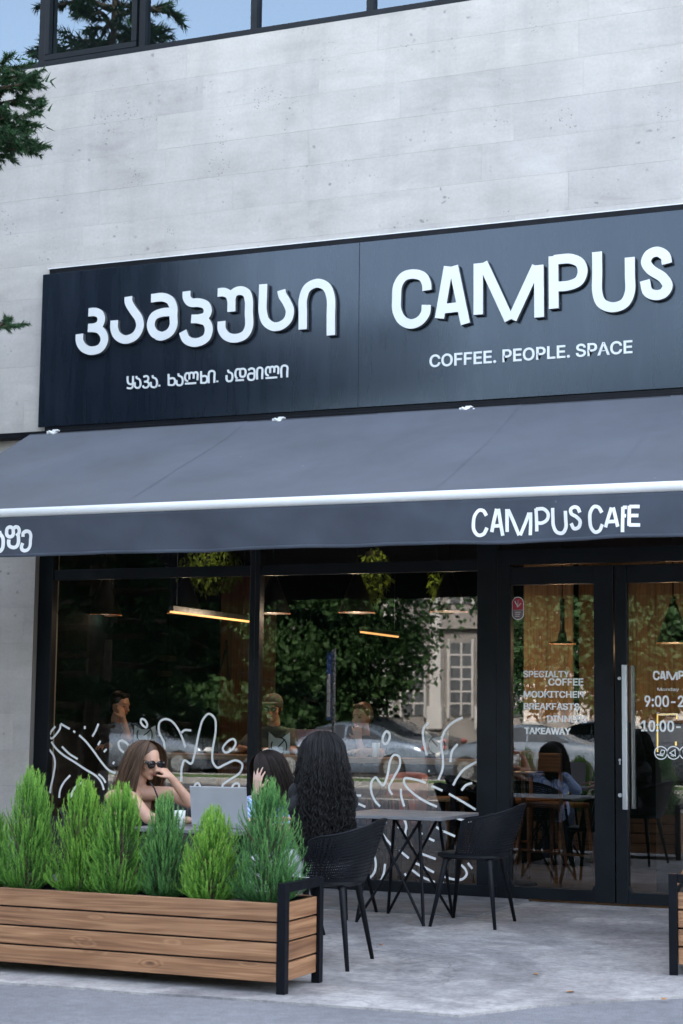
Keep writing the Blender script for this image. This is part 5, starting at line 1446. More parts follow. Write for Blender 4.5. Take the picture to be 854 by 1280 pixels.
# shoes
for sy in (-1, 1):
    mb = MB(); mb.ball((-5.05, Y1+0.1*sy, 0.04), (0.12, 0.045, 0.04), 14, 8); mb.build('shoe', 'black_cloth', P1, smooth=True)
c, f, u, s = Hd
mb = MB(); Mx = Matrix((f, s, u)).transposed()
for e in (-1, 1): mb.ball(c+f*0.088+s*0.033*e-u*0.008, (0.010, 0.034, 0.026), 14, 10, Mx)
mb.cap(c+f*0.104-s*0.01+u*0.004, 0.006, c+f*0.104+s*0.01+u*0.004, 0.006, 6)
for e in (-1, 1): mb.tube([c+f*0.09+s*0.070*e+u*0.003, c+f*0.05+s*0.083*e+u*0.003, c-f*0.01+s*0.084*e+u*0.0], [0.011, 0.008, 0.005], 6)
sg = mb.build('sunglasses', 'sunglass', P1, smooth=True)
mb = MB(); mb.ball(c+f*0.066+s*0.084+u*0.001, (0.010, 0.0035, 0.006), 8, 6, Mx); mb.ball(c+f*0.066-s*0.084+u*0.001, (0.010, 0.0035, 0.006), 8, 6, Mx); mb.build('hinge', 'gold', sg, smooth=True)
mb = MB(); mb.cap(c+f*0.093-s*0.016-u*0.067, 0.004, c+f*0.099-u*0.066, 0.006, 8); mb.cap(c+f*0.099-u*0.066, 0.006, c+f*0.093+s*0.016-u*0.067, 0.004, 8); mb.build('lips', 'lips', P1, smooth=True)
mb = MB(); mb.ball(c+u*0.026-f*0.010, (0.086, 0.073, 0.088), 20, 14, Mx)
mb.cap(c-f*0.055+u*0.0, 0.066, c+Vector((-0.12, -0.01, -0.24)), 0.065, 14)
mb.cap(c+Vector((-0.12, -0.01, -0.24)), 0.062, c+Vector((-0.15, -0.01, -0.42)), 0.04, 14)
bake(mb, 'hair_mass', 'hair_brown', P1, 0.009, 4)
strands(P1, c-u*0.006, f, u, 1900, 0.66, 5, 'hair_brown', 0.0045, 1.6, (-0.11, -0.02), 0.0015, 0.5, 0.92, 'hair', 0.25)

# ---------------------------------------------------------------- woman in striped shirt
Y2 = -3.25
P2 = thing('person', 'dark-haired woman in a blue striped shirt holding her forehead, behind the laptop', 'person', (-4.70, Y2, 0))
hc = W(335, 962, Y2); f2 = Vector((-0.72, -0.55, -0.35)).normalized()
body = MB(); Hd = head(body, hc, f2, (-0.1, 0, 1), k=0.92)
neck = hc+Vector((0.02, 0.06, -0.13)); chest = Vector((hc.x+0.0, Y2+0.10, 0.80)); hip = Vector((-4.66, Y2+0.24, 0.55))
body.cap(hc+Vector((0.02, 0.03, -0.05)), 0.05, neck, 0.05, 12)
torso(body, hip, chest, (-0.3, -1, 0), 0.93, 0.16)
el = W(311, 1012, Y2-0.20); wr = W(321, 989, Y2-0.16)
shl = chest+Vector((-0.15, -0.02, 0.04)); shr = chest+Vector((0.15, 0.0, 0.04))
limb(body, [shl, el+Vector((0, 0, -0.04)), wr], [0.045, 0.036, 0.023])
hand(body, wr, (0.02, 0.10, 1), (-0.35, -1, 0.1), 0.22, 0.20, -1, 0.95)
el2 = chest+Vector((0.22, -0.16, -0.08)); wr2 = Vector((-4.6, Y2-0.28, 0.775)); limb(body, [shr, el2, wr2], [0.045, 0.037, 0.023]); hand(body, wr2, (-0.6, -0.7, 0), (0, 0, 1), 0.3)
bake(body, 'body', 'skin_pale', P2, 0.0062, 5)
mb = MB(); torso(mb, hip, chest, (-0.3, -1, 0), 1.12, 0.165)
limb(mb, [shl, el+Vector((0, 0, -0.04)), el*0.55+wr*0.45+Vector((0, 0, -0.02))], [0.062, 0.055, 0.044]); limb(mb, [shr, el2, el2*0.4+wr2*0.6], [0.062, 0.055, 0.045])
mb.cap(neck+Vector((0, 0, -0.05)), 0.075, neck+Vector((0, 0, -0.03)), 0.066, 12)
bake(mb, 'shirt', 'striped_shirt', P2, 0.008, 5)
mb = MB()
for sy in (-1, 1): limb(mb, [hip+Vector((0.08*sy, 0, 0)), Vector((-4.70+0.1*sy, Y2-0.20, 0.50)), Vector((-4.70+0.1*sy, Y2-0.2, 0.09))], [0.09, 0.07, 0.05])
bake(mb, 'trousers', 'denim', P2, 0.01, 4)
for sy in (-1, 1):
    mb = MB(); mb.ball((-4.70+0.1*sy, Y2-0.26, 0.04), (0.045, 0.12, 0.04), 14, 8); mb.build('shoe', 'white_card', P2, smooth=True)
mb = MB(); mb.cap(wr+Vector((0, 0, -0.03)), 0.0255, wr+Vector((0.0, 0, -0.034)), 0.026, 12); mb.build('bracelet', 'bracelet', P2, smooth=True)
c, f, u, s = Hd; Mx = Matrix((f, s, u)).transposed()
mb = MB(); mb.ball(c+u*0.018-f*0.018, (0.088, 0.076, 0.092), 20, 14, Mx); mb.cap(c-f*0.04+Vector((0.02, 0, 0)), 0.068, c+Vector((0.07, 0.04, -0.20)), 0.06, 14)
mb.cap(c+s*0.06+f*0.03+u*0.05, 0.035, c+s*0.075+f*0.04-u*0.10, 0.03, 10)
mb.cap(c-s*0.06+f*0.03+u*0.05, 0.035, c-s*0.075+f*0.03-u*0.12, 0.03, 10)
bake(mb, 'hair_mass', 'hair_dark', P2, 0.009, 4)
strands(P2, c-u*0.006, f, u, 1100, 0.82, 6, 'hair_dark', 0.006, 2.2, (0.05, 0.05), 0.0016, 0.5, 0.72, 'hair', 0.3)
face(P2, Hd, 0.92)

# ---------------------------------------------------------------- curly-haired woman from behind
Y3 = -3.93
P3 = thing('person', 'woman with very long black curly hair in a black t-shirt, seen from behind', 'person', (-4.03, Y3, 0))
hc = W(403, 945, Y3); f3 = Vector((-0.62, 0.75, -0.12)).normalized()
body = MB(); Hd = head(body, hc, f3, (0, 0, 1), k=0.97)
neck = hc+Vector((0.01, -0.01, -0.14)); chest = hc+Vector((0.0, -0.005, -0.30)); hip = Vector((-3.97, Y3+0.02, 0.58))
body.cap(hc+Vector((0, 0, -0.05)), 0.05, neck, 0.05, 12)
torso(body, hip, chest, (-0.7, 0.7, 0), 0.95, 0.165)
shL = W(373, 990, Y3-0.04); elL = W(378, 1024, Y3-0.02)+Vector((-0.02, 0, -0.06)); wrL = elL+Vector((-0.20, 0.10, 0.0))
limb(body, [shL, elL, wrL], [0.045, 0.038, 0.024]); hand(body, wrL, (-1, 0.3, 0), (0, 0, 1), 0.3)
shR = chest+Vector((0.12, 0.12, 0.04)); elR = Vector((-4.15, Y3+0.32, 0.79)); limb(body, [shR, elR, elR+Vector((-0.2, 0.0, 0.0))], [0.045, 0.038, 0.024]); hand(body, elR+Vector((-0.2, 0, 0)), (-1, 0, 0), (0, 0, 1), 0.3)
bake(body, 'body', 'skin_warm', P3, 0.0065, 5)
mb = MB(); torso(mb, hip, chest, (-0.7, 0.7, 0), 1.12, 0.17)
limb(mb, [shL, shL*0.45+elL*0.55], [0.062, 0.058]); limb(mb, [shR, shR*0.45+elR*0.55], [0.062, 0.058])
bake(mb, 't_shirt', 'black_cloth', P3, 0.009, 5)
mb = MB()
for e in (-1, 1): limb(mb, [hip+Vector((0, 0.09*e, 0)), Vector((-4.38, Y3+0.10*e+0.02, 0.54)), Vector((-4.40, Y3+0.10*e, 0.10))], [0.10, 0.075, 0.05])
mb.ball((hip.x, hip.y, 0.545), (0.20, 0.20, 0.075), 18, 10)
bake(mb, 'trousers', 'cushion_white', P3, 0.01, 4)
for e in (-1, 1):
    mb = MB(); mb.ball((-4.45, Y3+0.10*e, 0.04), (0.12, 0.045, 0.04), 14, 8); mb.build('shoe', 'white_card', P3, smooth=True)
c, f, u, s = Hd; Mx = Matrix((f, s, u)).transposed()
mb = MB(); mb.ball(c+u*0.014-f*0.012, (0.100, 0.088, 0.102), 20, 14, Mx); bk = -Vector((f.x, f.y, 0)).normalized()
mb.cap(c+bk*0.02, 0.086, c+bk*0.06+Vector((0, 0, -0.22)), 0.092, 16); mb.cap(c+bk*0.06+Vector((0, 0, -0.22)), 0.090, c+bk*0.075+Vector((0.02, 0, -0.46)), 0.07, 16)
bake(mb, 'hair_mass', 'hair_black', P3, 0.010, 3)
strands(P3, c, f, u, 1700, 0.57, 9, 'hair_black', 0.0075, 17.0, tuple(bk*0.075)[:2], 0.0019, 0.9, 0.75, 'hair', 1.15, seg=64)

# ---------------------------------------------------------------- people at the counter inside
def sitter(px_, py_top, Y, fwd, lab, skin_, shirt, hair_, cap_=False, hat=None):
    top = W(px_, py_top, Y); hc = top-Vector((0, 0, 0.115))
    t = thing('person', lab, 'person', (hc.x, Y, 0))
    fwd = Vector(fwd).normalized(); side = Vector((fwd.x, fwd.y, 0)).normalized().cross(Vector((0, 0, 1)))
    body = MB(); Hd = head(body, hc, fwd, (0, 0, 1))
    fl = Vector((fwd.x, fwd.y, 0)).normalized()
    neck = hc-Vector((0, 0, 0.14))-fl*0.03; chest = neck-Vector((0, 0, 0.15)); hip = Vector((hc.x, Y+0.02, 0.82))-fl*0.05
    body.cap(hc-Vector((0, 0, 0.05)), 0.052, neck, 0.055, 12); torso(body, hip, chest, fl, 0.95, 0.175)
    toC = Vector((0, -1, 0))
    arms = []
    for e in (-1, 1):
        sh = chest+side*0.17*e+Vector((0, 0, 0.05)); el = sh+side*0.08*e+toC*0.16+Vector((0, 0, -0.24)); el.z = max(el.z, 1.10); wr = el+toC*0.16-side*0.12*e+Vector((0, 0, 0.02)); wr.y = max(wr.y, 0.24)
        arms.append((sh, el, wr, e))
    return t, body, Hd, hc, chest, hip, arms, side, fl, neck
def finish(t, body, Hd, chest, hip, arms, side, fl, skin_, shirt, raised=None):
    for i, (sh, el, wr, e) in enumerate(arms):
        if raised and raised[0] == i:
            el, wr, dr = raised[1], raised[2], raised[3]; arms[i] = (sh, el, wr, e)
            limb(body, [sh, el, wr], [0.046, 0.038, 0.026]); hand(body, wr, dr, raised[4], 0.5, 0.1, 1)
        else:
            limb(body, [sh, el, wr], [0.046, 0.038, 0.026]); hand(body, wr, Vector((0, -0.3, 0))-side*0.6*e, (0, 0, 1), 0.4)
    bake(body, 'body', skin_, t, 0.0075, 4)
    mb = MB(); torso(mb, hip, chest, fl, 1.14, 0.18)
    for sh, el, wr, e in arms: limb(mb, [sh, sh*0.3+el*0.7], [0.064, 0.056])
    bake(mb, 'shirt', shirt, t, 0.01, 4)
    mb = MB()
    for e in (-1, 1):
        kn = hip+Vector((0, -0.36, -0.06))+side*0.1*e; limb(mb, [hip+side*0.08*e, kn, Vector((kn.x, kn.y+0.05, 0.34))], [0.095, 0.07, 0.05])
    bake(mb, 'trousers', 'denim', t, 0.012, 4)
    for e in (-1, 1):
        kn = hip+Vector((0, -0.36, 0))+side*0.1*e; mb = MB(); mb.ball((kn.x, kn.y-0.02, 0.30), (0.045, 0.12, 0.04), 12, 8); mb.build('shoe', 'black_cloth', t, smooth=True)
def short_hair(t, Hd, mat, long=False):
    c, f, u, s = Hd; Mx = Matrix((f, s, u)).transposed(); mb = MB()
    mb.ball(c+u*0.030-f*0.018, (0.096, 0.083, 0.098), 20, 14, Mx); mb.cap(c-f*0.05-u*0.01, 0.06, c-f*0.05-u*0.05, 0.05, 12)
    mb.cap(c+f*0.055+u*0.088+s*0.03, 0.026, c+f*0.05+u*0.088-s*0.03, 0.026, 10)
    if long:
        mb.cap(c-f*0.07+u*0.05, 0.05, c-f*0.11-u*0.0, 0.04, 10)
    bake(mb, 'hair', mat, t, 0.008, 3)
r_ = sitter(150, 865, 0.80, (0.95, -0.15, -0.15), 'dark-haired man in black resting his face on his arm behind the left window pane', 0, 0, 0)
t, body, Hd, hc, chest, hip, arms, side, fl, neck = r_
finish(t, body, Hd, chest, hip, arms, side, fl, 'skin_warm', 'black_cloth', (1, hc+Vector((0.22, -0.22, -0.30)), hc+Vector((0.10, -0.10, -0.13)), Vector((-0.3, 0.1, 0.8)), Vector((0.8, -0.3, 0.2))))
short_hair(t, Hd, 'hair_black'); face(t, Hd)
r_ = sitter(342, 868, 0.85, (0.12, -1, -0.12), 'man in a cap and dark glasses wearing a grey shirt behind the counter', 0, 0, 0)
t, body, Hd, hc, chest, hip, arms, side, fl, neck = r_
finish(t, body, Hd, chest, hip, arms, side, fl, 'skin_warm', 'grey_cloth')
face(t, Hd); c, f, u, s = Hd; Mx = Matrix((f, s, u)).transposed()
mb = MB(); mb.ball(c+u*0.040-f*0.006, (0.102, 0.086, 0.088), 20, 12, Mx); mb.ball(c+f*0.10+u*0.050, (0.075, 0.075, 0.010), 16, 8, Mx); mb.ball(c+u*0.126, (0.01, 0.01, 0.006), 8, 6, Mx); mb.build('cap', 'cap_cloth', t, smooth=True)
mb = MB()
for e in (-1, 1): mb.ball(c+f*0.095+s*0.034*e-u*0.006, (0.008, 0.030, 0.020), 12, 8, Mx)
mb.cap(c+f*0.10-s*0.01, 0.004, c+f*0.10+s*0.01, 0.004, 6); mb.build('glasses', 'sunglass', t, smooth=True)
short_hair(t, (c-u*0.03, f, u, s), 'hair_dark')
r_ = sitter(453, 879, 0.80, (-0.25, -1, -0.05), 'woman with tied-back hair holding a glass near her mouth behind the counter', 0, 0, 0)
t, body, Hd, hc, chest, hip, arms, side, fl, neck = r_
gl = hc+Vector((0.03, -0.17, -0.13))
finish(t, body, Hd, chest, hip, arms, side, fl, 'skin_pale', 'black_cloth', (1, hc+Vector((0.14, -0.30, -0.36)), hc+Vector((0.07, -0.24, -0.20)), Vector((-0.25, 0.1, 0.9)), Vector((0.3, -1, 0.0))))
short_hair(t, Hd, 'hair_brown', True); face(t, Hd)
# tumbler on the counter, standing glass with a straw
x_, z_ = hit(470, 940, 0.34)
cup(x_, 0.34, 1.069, 0.032, 0.12, 'white_card', 'tumbler', 'pale tumbler on the counter beside the woman with the drink', 'glass')
t = thing('laptop', 'dark laptop open on the counter between the man in the cap and the woman', 'laptop', (hit(398, 940, 0.4)[0], 0.4, 1.07))
lx = t.location.x
mb = MB(); mb.box(lx-0.16, lx+0.16, 0.36, 0.58, 1.07, 1.085); mb.build('base', 'laptop_silver', t)
mb = MB(); mb.add([(lx-0.16, 0.36, 1.085), (lx+0.16, 0.36, 1.085), (lx+0.16, 0.30, 1.29), (lx-0.16, 0.30, 1.29), (lx-0.16, 0.368, 1.087), (lx+0.16, 0.368, 1.087), (lx+0.16, 0.308, 1.292), (lx-0.16, 0.308, 1.292)], [(0,1,2,3), (4,7,6,5), (0,4,5,1), (3,2,6,7), (1,5,6,2), (0,3,7,4)]); mb.build('lid', 'pink_fabric', t)

# ================================================================== STREET SIDE (seen mirrored in the glass)
def crown_mesh(seed, blobs, leaf_n, size, tint=(0, 1), outer=0.5):
    rs = np.random.RandomState(seed); V = []; F = []; T = []
    n_tot = 0
    for (cx, cy, cz, rx, ry, rz) in blobs:
        n = int(leaf_n)
        d = rs.normal(size=(n, 3)); d /= np.linalg.norm(d, axis=1)[:, None]; rr = rs.uniform(outer, 1.0, n)**0.6
        rr *= 1+0.22*np.sin(d[:, 0]*7+seed)+0.15*np.sin(d[:, 1]*11+d[:, 2]*6)
        p = d*rr[:, None]*np.array([rx, ry, rz])+np.array([cx, cy, cz])
        a = rs.normal(size=(n, 3)); a[:, 2] -= 0.5; a /= np.linalg.norm(a, axis=1)[:, None]
        b = np.cross(a, rs.normal(size=(n, 3))); b /= np.linalg.norm(b, axis=1)[:, None]
        s = size*rs.uniform(0.6, 1.4, n)[:, None]
        q = np.stack([p-a*s*0.5, p+b*s*0.32, p+a*s*0.5, p-b*s*0.32], 1).reshape(-1, 3)
        V.append(q); base = rs.uniform(-0.15, 0.15)
        T.append(np.clip(rs.normal(0.45+base, 0.2, n), 0, 1)); n_tot += n
    V = np.concatenate(V); T = np.concatenate(T)
    me = bpy.data.meshes.new('crown')
    me.vertices.add(len(V)); me.vertices.foreach_set('co', V.ravel())
    me.loops.add(4*n_tot); me.loops.foreach_set('vertex_index', np.arange(4*n_tot)); me.polygons.add(n_tot)
    me.polygons.foreach_set('loop_start', np.arange(0, 4*n_tot, 4)); me.polygons.foreach_set('loop_total', np.full(n_tot, 4)); me.update(); me.validate()
    at = me.attributes.new('tint', 'FLOAT', 'FACE'); at.data.foreach_set('value', T)
    return me
def street_tree(seed, H, low, rad, nb, leaf_n, size, mat, lab, dense=True):
    rs = random.Random(seed)
    t = thing('street_tree', lab, 'tree', (0,0,0), 'street trees across the road', world=False)
    mb = MB(); mb.tube([(0, 0, -0.3), (0.05, 0, low*0.6), (0.1, 0.05, low+1), (0, 0, H*0.75)], [0.24, 0.2, 0.16, 0.05], 10)
    blobs = []
    for k in range(nb):
        az = k*2.4+rs.uniform(-0.3, 0.3); h = low+(H-low)*((k+0.5)/nb); pr = math.sin(math.pi*min(0.97, 0.16+0.80*(k+0.5)/nb))**0.7
        r_ = rad*pr*rs.uniform(0.45, 0.72); c = (r_*math.cos(az), r_*math.sin(az), h)
        b_ = rad*rs.uniform(0.30, 0.46)*(0.6+0.5*pr); blobs.append((c[0], c[1], c[2], b_*1.15, b_*1.15, b_*0.8))
        mb.tube([(0.05, 0, max(low*0.7, h-1.6)), (c[0]*0.5, c[1]*0.5, h-0.6), c], [0.09, 0.06, 0.02], 6)
    mb.build('trunk', 'bark', t)
    me = crown_mesh(seed, blobs, leaf_n, size); me.materials.append(M[mat]); o = bpy.data.objects.new('crown', me); COL.objects.link(o); o.parent = t
    return t
T1 = street_tree(41, 9.6, 1.3, 4.6, 26, 4200, 0.17, 'street_leaf', 'dense dark green street tree across the road, mirrored in the right shop pane')
T2 = street_tree(42, 9.4, 2.3, 4.0, 22, 4200, 0.16, 'street_leaf', 'open-crowned street tree across the road, mirrored in the left door leaf')
place(T1, (-20.6, -30.5, 0), 0.4)
for k, (x, y, rz, lab) in enumerate([(-26.5, -29.5, 2.1, 'dense street tree across the road, mirrored left of the mullion'), (-34, -30, 4.0, 'dense street tree across the road, left end of the row'), (-41, -31, 1.0, 'dense street tree far down the road to the left')]):
    place(copy_tree(T1), (x, y, 0), rz, lab)
place(T2, (-10.3, -29.5, 0), 0)
for k, (x, y, rz, lab) in enumerate([(-5.2, -30, 1.7, 'open-crowned street tree across the road, mirrored in the right door leaf'), (2.5, -30.5, 3.0, 'open-crowned street tree across the road to the right'), (11, -30, 4.0, 'open-crowned street tree at the right end of the row')]):
    place(copy_tree(T2), (x, y, 0), rz, lab)

T3 = street_tree(43, 8.6, 1.75, 2.75, 22, 5200, 0.11, 'street_leaf', 'unseen broadleaf tree added on the cafe side to darken the left shop pane')  # dense tree added to keep the bright street out of the left pane
place(T3, (-13.1, -8.0, 0), 0.9); T3['group'] = 'trees on the cafe side'
place(copy_tree(T3), (-18.6, -9.0, 0), 2.6, 'broadleaf street tree on the cafe side, farther down the road to the left')

# conifer beside the cafe: its boughs enter at the upper left
rs = random.Random(77)
PT = thing('conifer', 'dark conifer whose boughs reach in at the upper left corner', 'tree', (-10.4, -4.2, 0))
PX, PY = -10.4, -4.2
mb = MB(); mb.tube([(PX, PY, -0.1), (PX+0.05, PY, 3), (PX, PY+0.05, 7), (PX, PY, 10.6)], [0.17, 0.14, 0.08, 0.02], 10)
V = []; F = []; T = []
def needle_spray(p, d, L, n, sz):
    d = d.normalized()
    for k in range(n):
        q = p+d*(L*rs.random()); a = d.orthogonal().normalized(); a = Matrix.Rotation(rs.uniform(0, 6.28), 3, d) @ a
        dd = (d*rs.uniform(0.3, 1.0)+a*rs.uniform(0.4, 1.0)+Vector((0, 0, -0.15))).normalized(); s_ = dd.cross(Vector((rs.uniform(-1,1), rs.uniform(-1,1), rs.uniform(-1,1)))).normalized()
        l_ = sz*rs.uniform(0.6, 1.3); i = len(V); V.extend([tuple(q-s_*l_*0.10), tuple(q+s_*l_*0.10), tuple(q+dd*l_)]); F.append((i, i+1, i+2)); T.append(min(1, max(0, rs.gauss(0.45, 0.22))))
def bough(z, az, L, fine=False, rise=0.12, droop=0.25):
    d = Vector((math.cos(az), math.sin(az), 0)); n = 10; pts = []
    for k in range(n+1):
        t = k/n; pts.append(Vector((PX, PY, z))+d*L*t+Vector((0, 0, L*(rise*t-droop*t*t)))+Vector((0, 0, 0.03*math.sin(t*9+z))))
    mb.tube(pts, [0.045*(1-0.85*k/n) for k in range(n+1)], 6)
    side = Vector((-d.y, d.x, 0))
    nt_ = int(L*(20 if fine else 11))
    for k in range(nt_):
        t = 0.12+0.88*(k+rs.random())/nt_; i = min(n-1, int(t*n)); p = pts[i].lerp(pts[i+1], t*n-i)
        e = rs.choice((-1, 1)); dd = (d*rs.uniform(0.4, 1.1)+side*e*rs.uniform(0.3, 1.1)+Vector((0, 0, rs.uniform(-0.45, 0.35)))).normalized()
        LL = rs.uniform(0.2, 0.5)*(1.15-t*0.7)*(1.0 if not fine else 0.85)
        mb.tube([p, p+dd*LL], [0.008, 0.003], 4)
        m_ = 5 if fine else 3
        for j in range(m_):
            q = p+dd*LL*(j+0.4)/m_; ddd = (dd+side*rs.uniform(-0.8, 0.8)+Vector((0, 0, rs.uniform(-0.5, 0.4)))).normalized()
            needle_spray(q, ddd, LL*0.42, 80 if fine else 26, 0.034 if fine else 0.11)
    needle_spray(pts[-2], d, L/n*1.3, 60, 0.06)
for k in range(96):
    z = 1.3+(k/96)**0.9*9.1; az = k*2.39996; L = 3.1*(1-(z-1.5)/10.2)**0.75*rs.uniform(0.75, 1.0)
    if 2.2 < z < 6.2 and math.cos(az) > 0.55: L = min(L, 2.9)
    bough(z, az, L)
# the boughs in the frame
for (z, px_, py_, Y) in ((5.15, 42, 108, -4.2), (5.0, 40, 150, -4.35), (4.9, 34, 190, -4.1), (5.05, 30, 128, -4.0), (4.85, 20, 180, -4.4), (4.95, 36, 170, -4.25), (5.3, 24, 100, -4.1), (3.75, 1, 408, -4.2), (5.6, 14, 92, -4.2)):
    tip = W(px_, py_, Y); v = tip-Vector((PX, PY, z)); L = math.hypot(v.x, v.y)
    bough(z, math.atan2(v.y, v.x), L, True, 0.10, 0.10-(v.z)/L)
mb.build('trunk', 'bark', PT)
mc = bpy.data.meshes.new('crown'); mc.from_pydata((np.array(V)-np.array([PX, PY, 0])).tolist(), [], F); at = mc.attributes.new('tint', 'FLOAT', 'FACE'); at.data.foreach_set('value', T); mc.materials.append(M['pine_leaf'])
o = bpy.data.objects.new('crown', mc); COL.objects.link(o); o.parent = PT

# stone building across the road
FB = thing('stone_building', 'long pale stone building with white pilasters across the road, mirrored in the glass', 'building', (-5, -46, 0))
mb = MB(); mb.box(-60, 50, -60, -46, -0.3, 9.6); mb.box(-60.5, 50.5, -46, -45.4, 9.3, 9.9); mb.box(-60, 50, -46, -45.75, 4.6, 4.95); mb.box(-60, 50, -46, -45.7, -0.3, 1.1); mb.build('wall', 'facade_stone', FB)
wm = None
for i in range(60):
    x = -58+i*1.8
    for z0, z1 in ((1.5, 4.1), (5.5, 8.2)):
        if wm is None:
            mb = MB(); mb.box(-0.42, 0.42, -0.02, 0.02, 0, 1); wm = mb.build('window', 'far_window', FB, org=(0,0,0)); o = wm
            mb = MB(); mb.box(-0.5, -0.42, -0.05, 0.16, -0.03, 1.05); mb.box(0.42, 0.5, -0.05, 0.16, -0.03, 1.05); mb.box(-0.03, 0.03, 0.0, 0.06, 0, 1)
            for q_ in range(1, 6): mb.box(-0.42, 0.42, 0.0, 0.05, q_/6-0.012, q_/6+0.012)
            fr0 = mb.build('window_frame', 'facade_light', wm, org=(0,0,0))
        else:
            o = wm.copy(); COL.objects.link(o); fr = fr0.copy(); COL.objects.link(fr); fr.parent = o
        o.parent = FB; o.location = (x+5, 0.04, z0); o.scale = (1, 1, z1-z0)
    mb = MB()
    if i == 0:
        mb.box(-0.20, 0.20, -0.1, 0.35, 0, 8.1); mb.box(-0.28, 0.28, -0.1, 0.45, 7.6, 8.15); mb.box(-0.28, 0.28, -0.1, 0.45, -0.1, 0.7); pl = mb.build('pilaster', 'facade_light', FB, org=(0,0,0)); o = pl
    else: o = pl.copy(); COL.objects.link(o)
    o.parent = FB; o.location = (x+5+0.9, 0.0, 1.12)

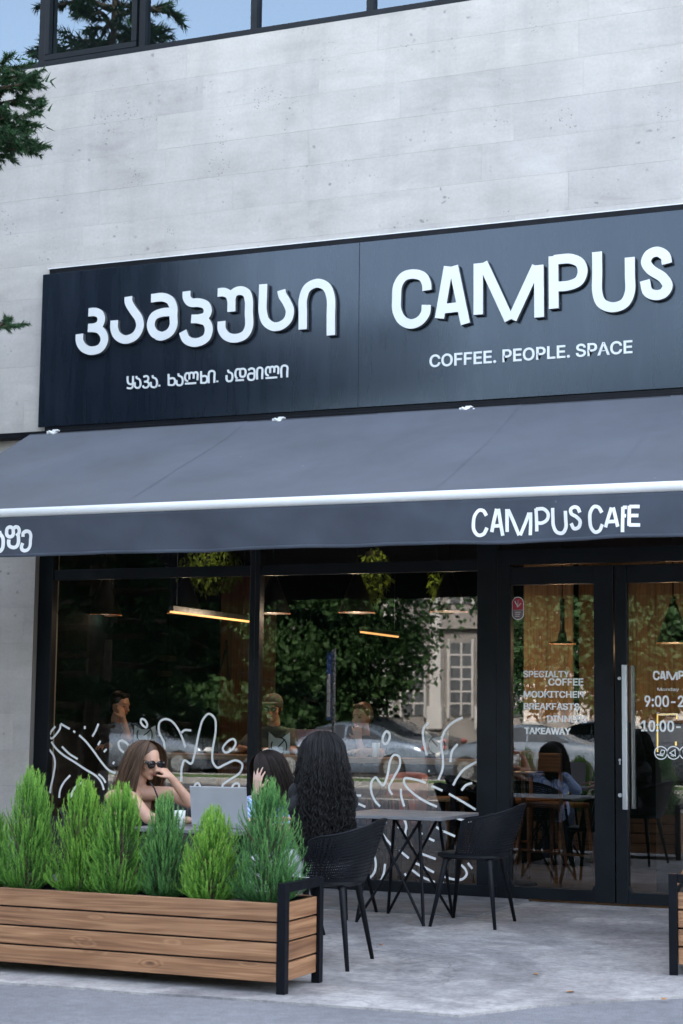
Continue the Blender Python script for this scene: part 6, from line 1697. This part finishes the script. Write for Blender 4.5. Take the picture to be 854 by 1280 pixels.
# cars
def car(mat, lab, kind='sedan'):
    t = thing('parked_car', lab, 'car', (0,0,0), 'cars across the road', world=False)
    L = 4.5 if kind == 'sedan' else 4.2; h = 1.44 if kind == 'sedan' else 1.58
    if kind == 'sedan':
        prof = [(-2.25, 0.62, None), (-2.15, 0.88, None), (-1.65, 0.97, None), (-1.1, 1.00, 1.02), (-0.55, 1.0, 1.36), (0.1, 0.99, 1.44), (0.7, 0.98, 1.36), (1.25, 0.96, 0.98), (1.8, 0.84, None), (2.18, 0.68, None), (2.25, 0.52, None)]
    else:
        prof = [(-2.1, 0.7, None), (-2.02, 1.0, 1.02), (-1.75, 1.04, 1.42), (-1.2, 1.04, 1.57), (-0.3, 1.02, 1.58), (0.4, 1.0, 1.50), (1.05, 0.98, 1.02), (1.6, 0.90, None), (1.98, 0.75, None), (2.1, 0.55, None)]
    n = len(prof); body_ = MB(); ring = []
    def wd(x): return 0.88*(1-0.10*abs(x/2.25)**4)
    K = 9
    for x, b_, r_ in prof:
        w_ = wd(x); top = r_ if r_ else b_+0.015
        sec = [(w_*0.86, 0.2), (w_, 0.35), (w_*1.01, 0.62), (w_*0.98, b_*0.97), (w_*0.9, b_)]
        sec += [(w_*0.74, b_+(top-b_)*0.80+0.003), (w_*0.60, top-0.0), (w_*0.3, top+0.02), (0, top+0.025)]
        ring.append([(x, y, z) for y, z in sec]+[(x, -y, z) for y, z in reversed(sec[:-1])])
    m_ = len(ring[0])
    for r_ in ring: body_.v += r_
    for i in range(n-1):
        for k in range(m_-1): body_.f.append((i*m_+k, (i+1)*m_+k, (i+1)*m_+k+1, i*m_+k+1))
    body_.f.append(tuple(range(m_))); body_.f.append(tuple(range((n-1)*m_, n*m_))[::-1])
    o = body_.build('body', mat, t, smooth=True); o.modifiers.new('s', 'SUBSURF').levels = 1; o.modifiers['s'].render_levels = 1
    # glass
    for e in (-1, 1):
        gl = [p for p in prof if p[2] and p[2]-p[1] > 0.2]
        mb = MB(); xa = [p[0] for p in prof if p[2]]
        lo = [(x, e*(wd(x)*0.905), b_+0.02) for x, b_, r_ in prof if r_]; hi = [(x, e*(wd(x)*0.775), b_+(r_-b_)*0.80) for x, b_, r_ in prof if r_]
        i0 = len(mb.v); mb.v += lo+hi; q = len(lo)
        for k in range(q-1): mb.f.append((k, k+1, q+k+1, q+k))
        wn = mb.build('side_window', 'car_window', t); sm_ = wn.modifiers.new('s', 'SOLIDIFY'); sm_.thickness = 0.02; sm_.offset = 0
        mb = MB(); mb.tube([(-0.1, e*wd(0)*0.93, 1.0), (-0.1, e*wd(0)*0.79, 1.33)], 0.03, 6); mb.build('door_pillar', mat, t)
        mb = MB(); mb.ball((0.85, e*0.98, 1.0), (0.07, 0.09, 0.06), 10, 6); mb.build('wing_mirror', mat, t, smooth=True)
        for xx in (-1.38, 1.38):
            mb = MB(); mb.tube([(xx, e*0.70, 0.33), (xx, e*0.90, 0.33)], 0.33, 22); wh = mb.build('wheel', 'rubber', t)
            mb = MB(); mb.tube([(xx, e*0.89, 0.33), (xx, e*0.91, 0.33)], 0.21, 16); mb.build('rim', 'alloy', wh)
        mb = MB(); mb.ball((2.12, e*0.62, 0.66), (0.12, 0.2, 0.08), 10, 6); mb.build('headlight', 'white_metal', t, smooth=True)
        mb = MB(); mb.ball((-2.16, e*0.66, 0.80), (0.08, 0.16, 0.07), 10, 6); mb.build('tail_lamp', 'tail_light' if mat == 'paint_dark' and kind == 'hatch' else 'lips', t, smooth=True)
    return t
car_s = car('paint_silver', 'silver hatchback across the road, mirrored behind the woman in sunglasses', 'hatch')
place(car_s, (-22.4, -27.3, -0.14), R(4))
car_b = car('paint_blue', 'pale blue saloon across the road, mirrored in the right shop pane'); place(car_b, (-16.7, -27.4, -0.14), R(181))
car_w = car('paint_pale', 'pale grey saloon across the road, mirrored in the left door leaf'); place(car_w, (-12.0, -27.2, -0.14), R(180))
car_d = car('paint_dark', 'dark hatchback across the road, mirrored in the right door leaf', 'hatch'); place(car_d, (-7.3, -27.2, -0.14), R(2))
car_k = car('paint_dark', 'black saloon in the second row across the road'); place(car_k, (-17.6, -31.6, 0.0), R(183))
car_r = car('paint_red', 'red saloon in the second row across the road'); place(car_r, (-23.3, -32.0, 0.0), R(0))
car_v = car('paint_silver', 'silver saloon in the second row, right of the black one'); place(car_v, (-11.5, -32.0, 0.0), R(0))

# street sign pole mirrored left of centre in the right pane
def mir(px_, py_, Yr):   # mirrored point: real object stands at -Yr
    x_, z_ = hit(px_, py_, Yr); return x_, z_
x_, z_ = mir(414, 815, 12.0)
t = thing('sign_pole', 'grey pole with narrow blue and white street sign in the roadside, mirrored in the glass', 'pole', (x_, -12.0, 0))
mb = MB(); mb.tube([(x_+0.05, -12.0, -0.1), (x_+0.05, -12.0, z_+0.05)], 0.03, 10); mb.build('pole', 'alloy', t)
mb = MB(); mb.box(x_-0.06, x_+0.01, -12.02, -11.98, 1.35, z_); mb.build('sign_plate', 'sign_blue', t)
mb = MB(); mb.box(x_-0.055, x_+0.005, -11.98, -11.975, 1.40, z_-0.35); mb.build('sign_strip', 'white_vinyl', t)
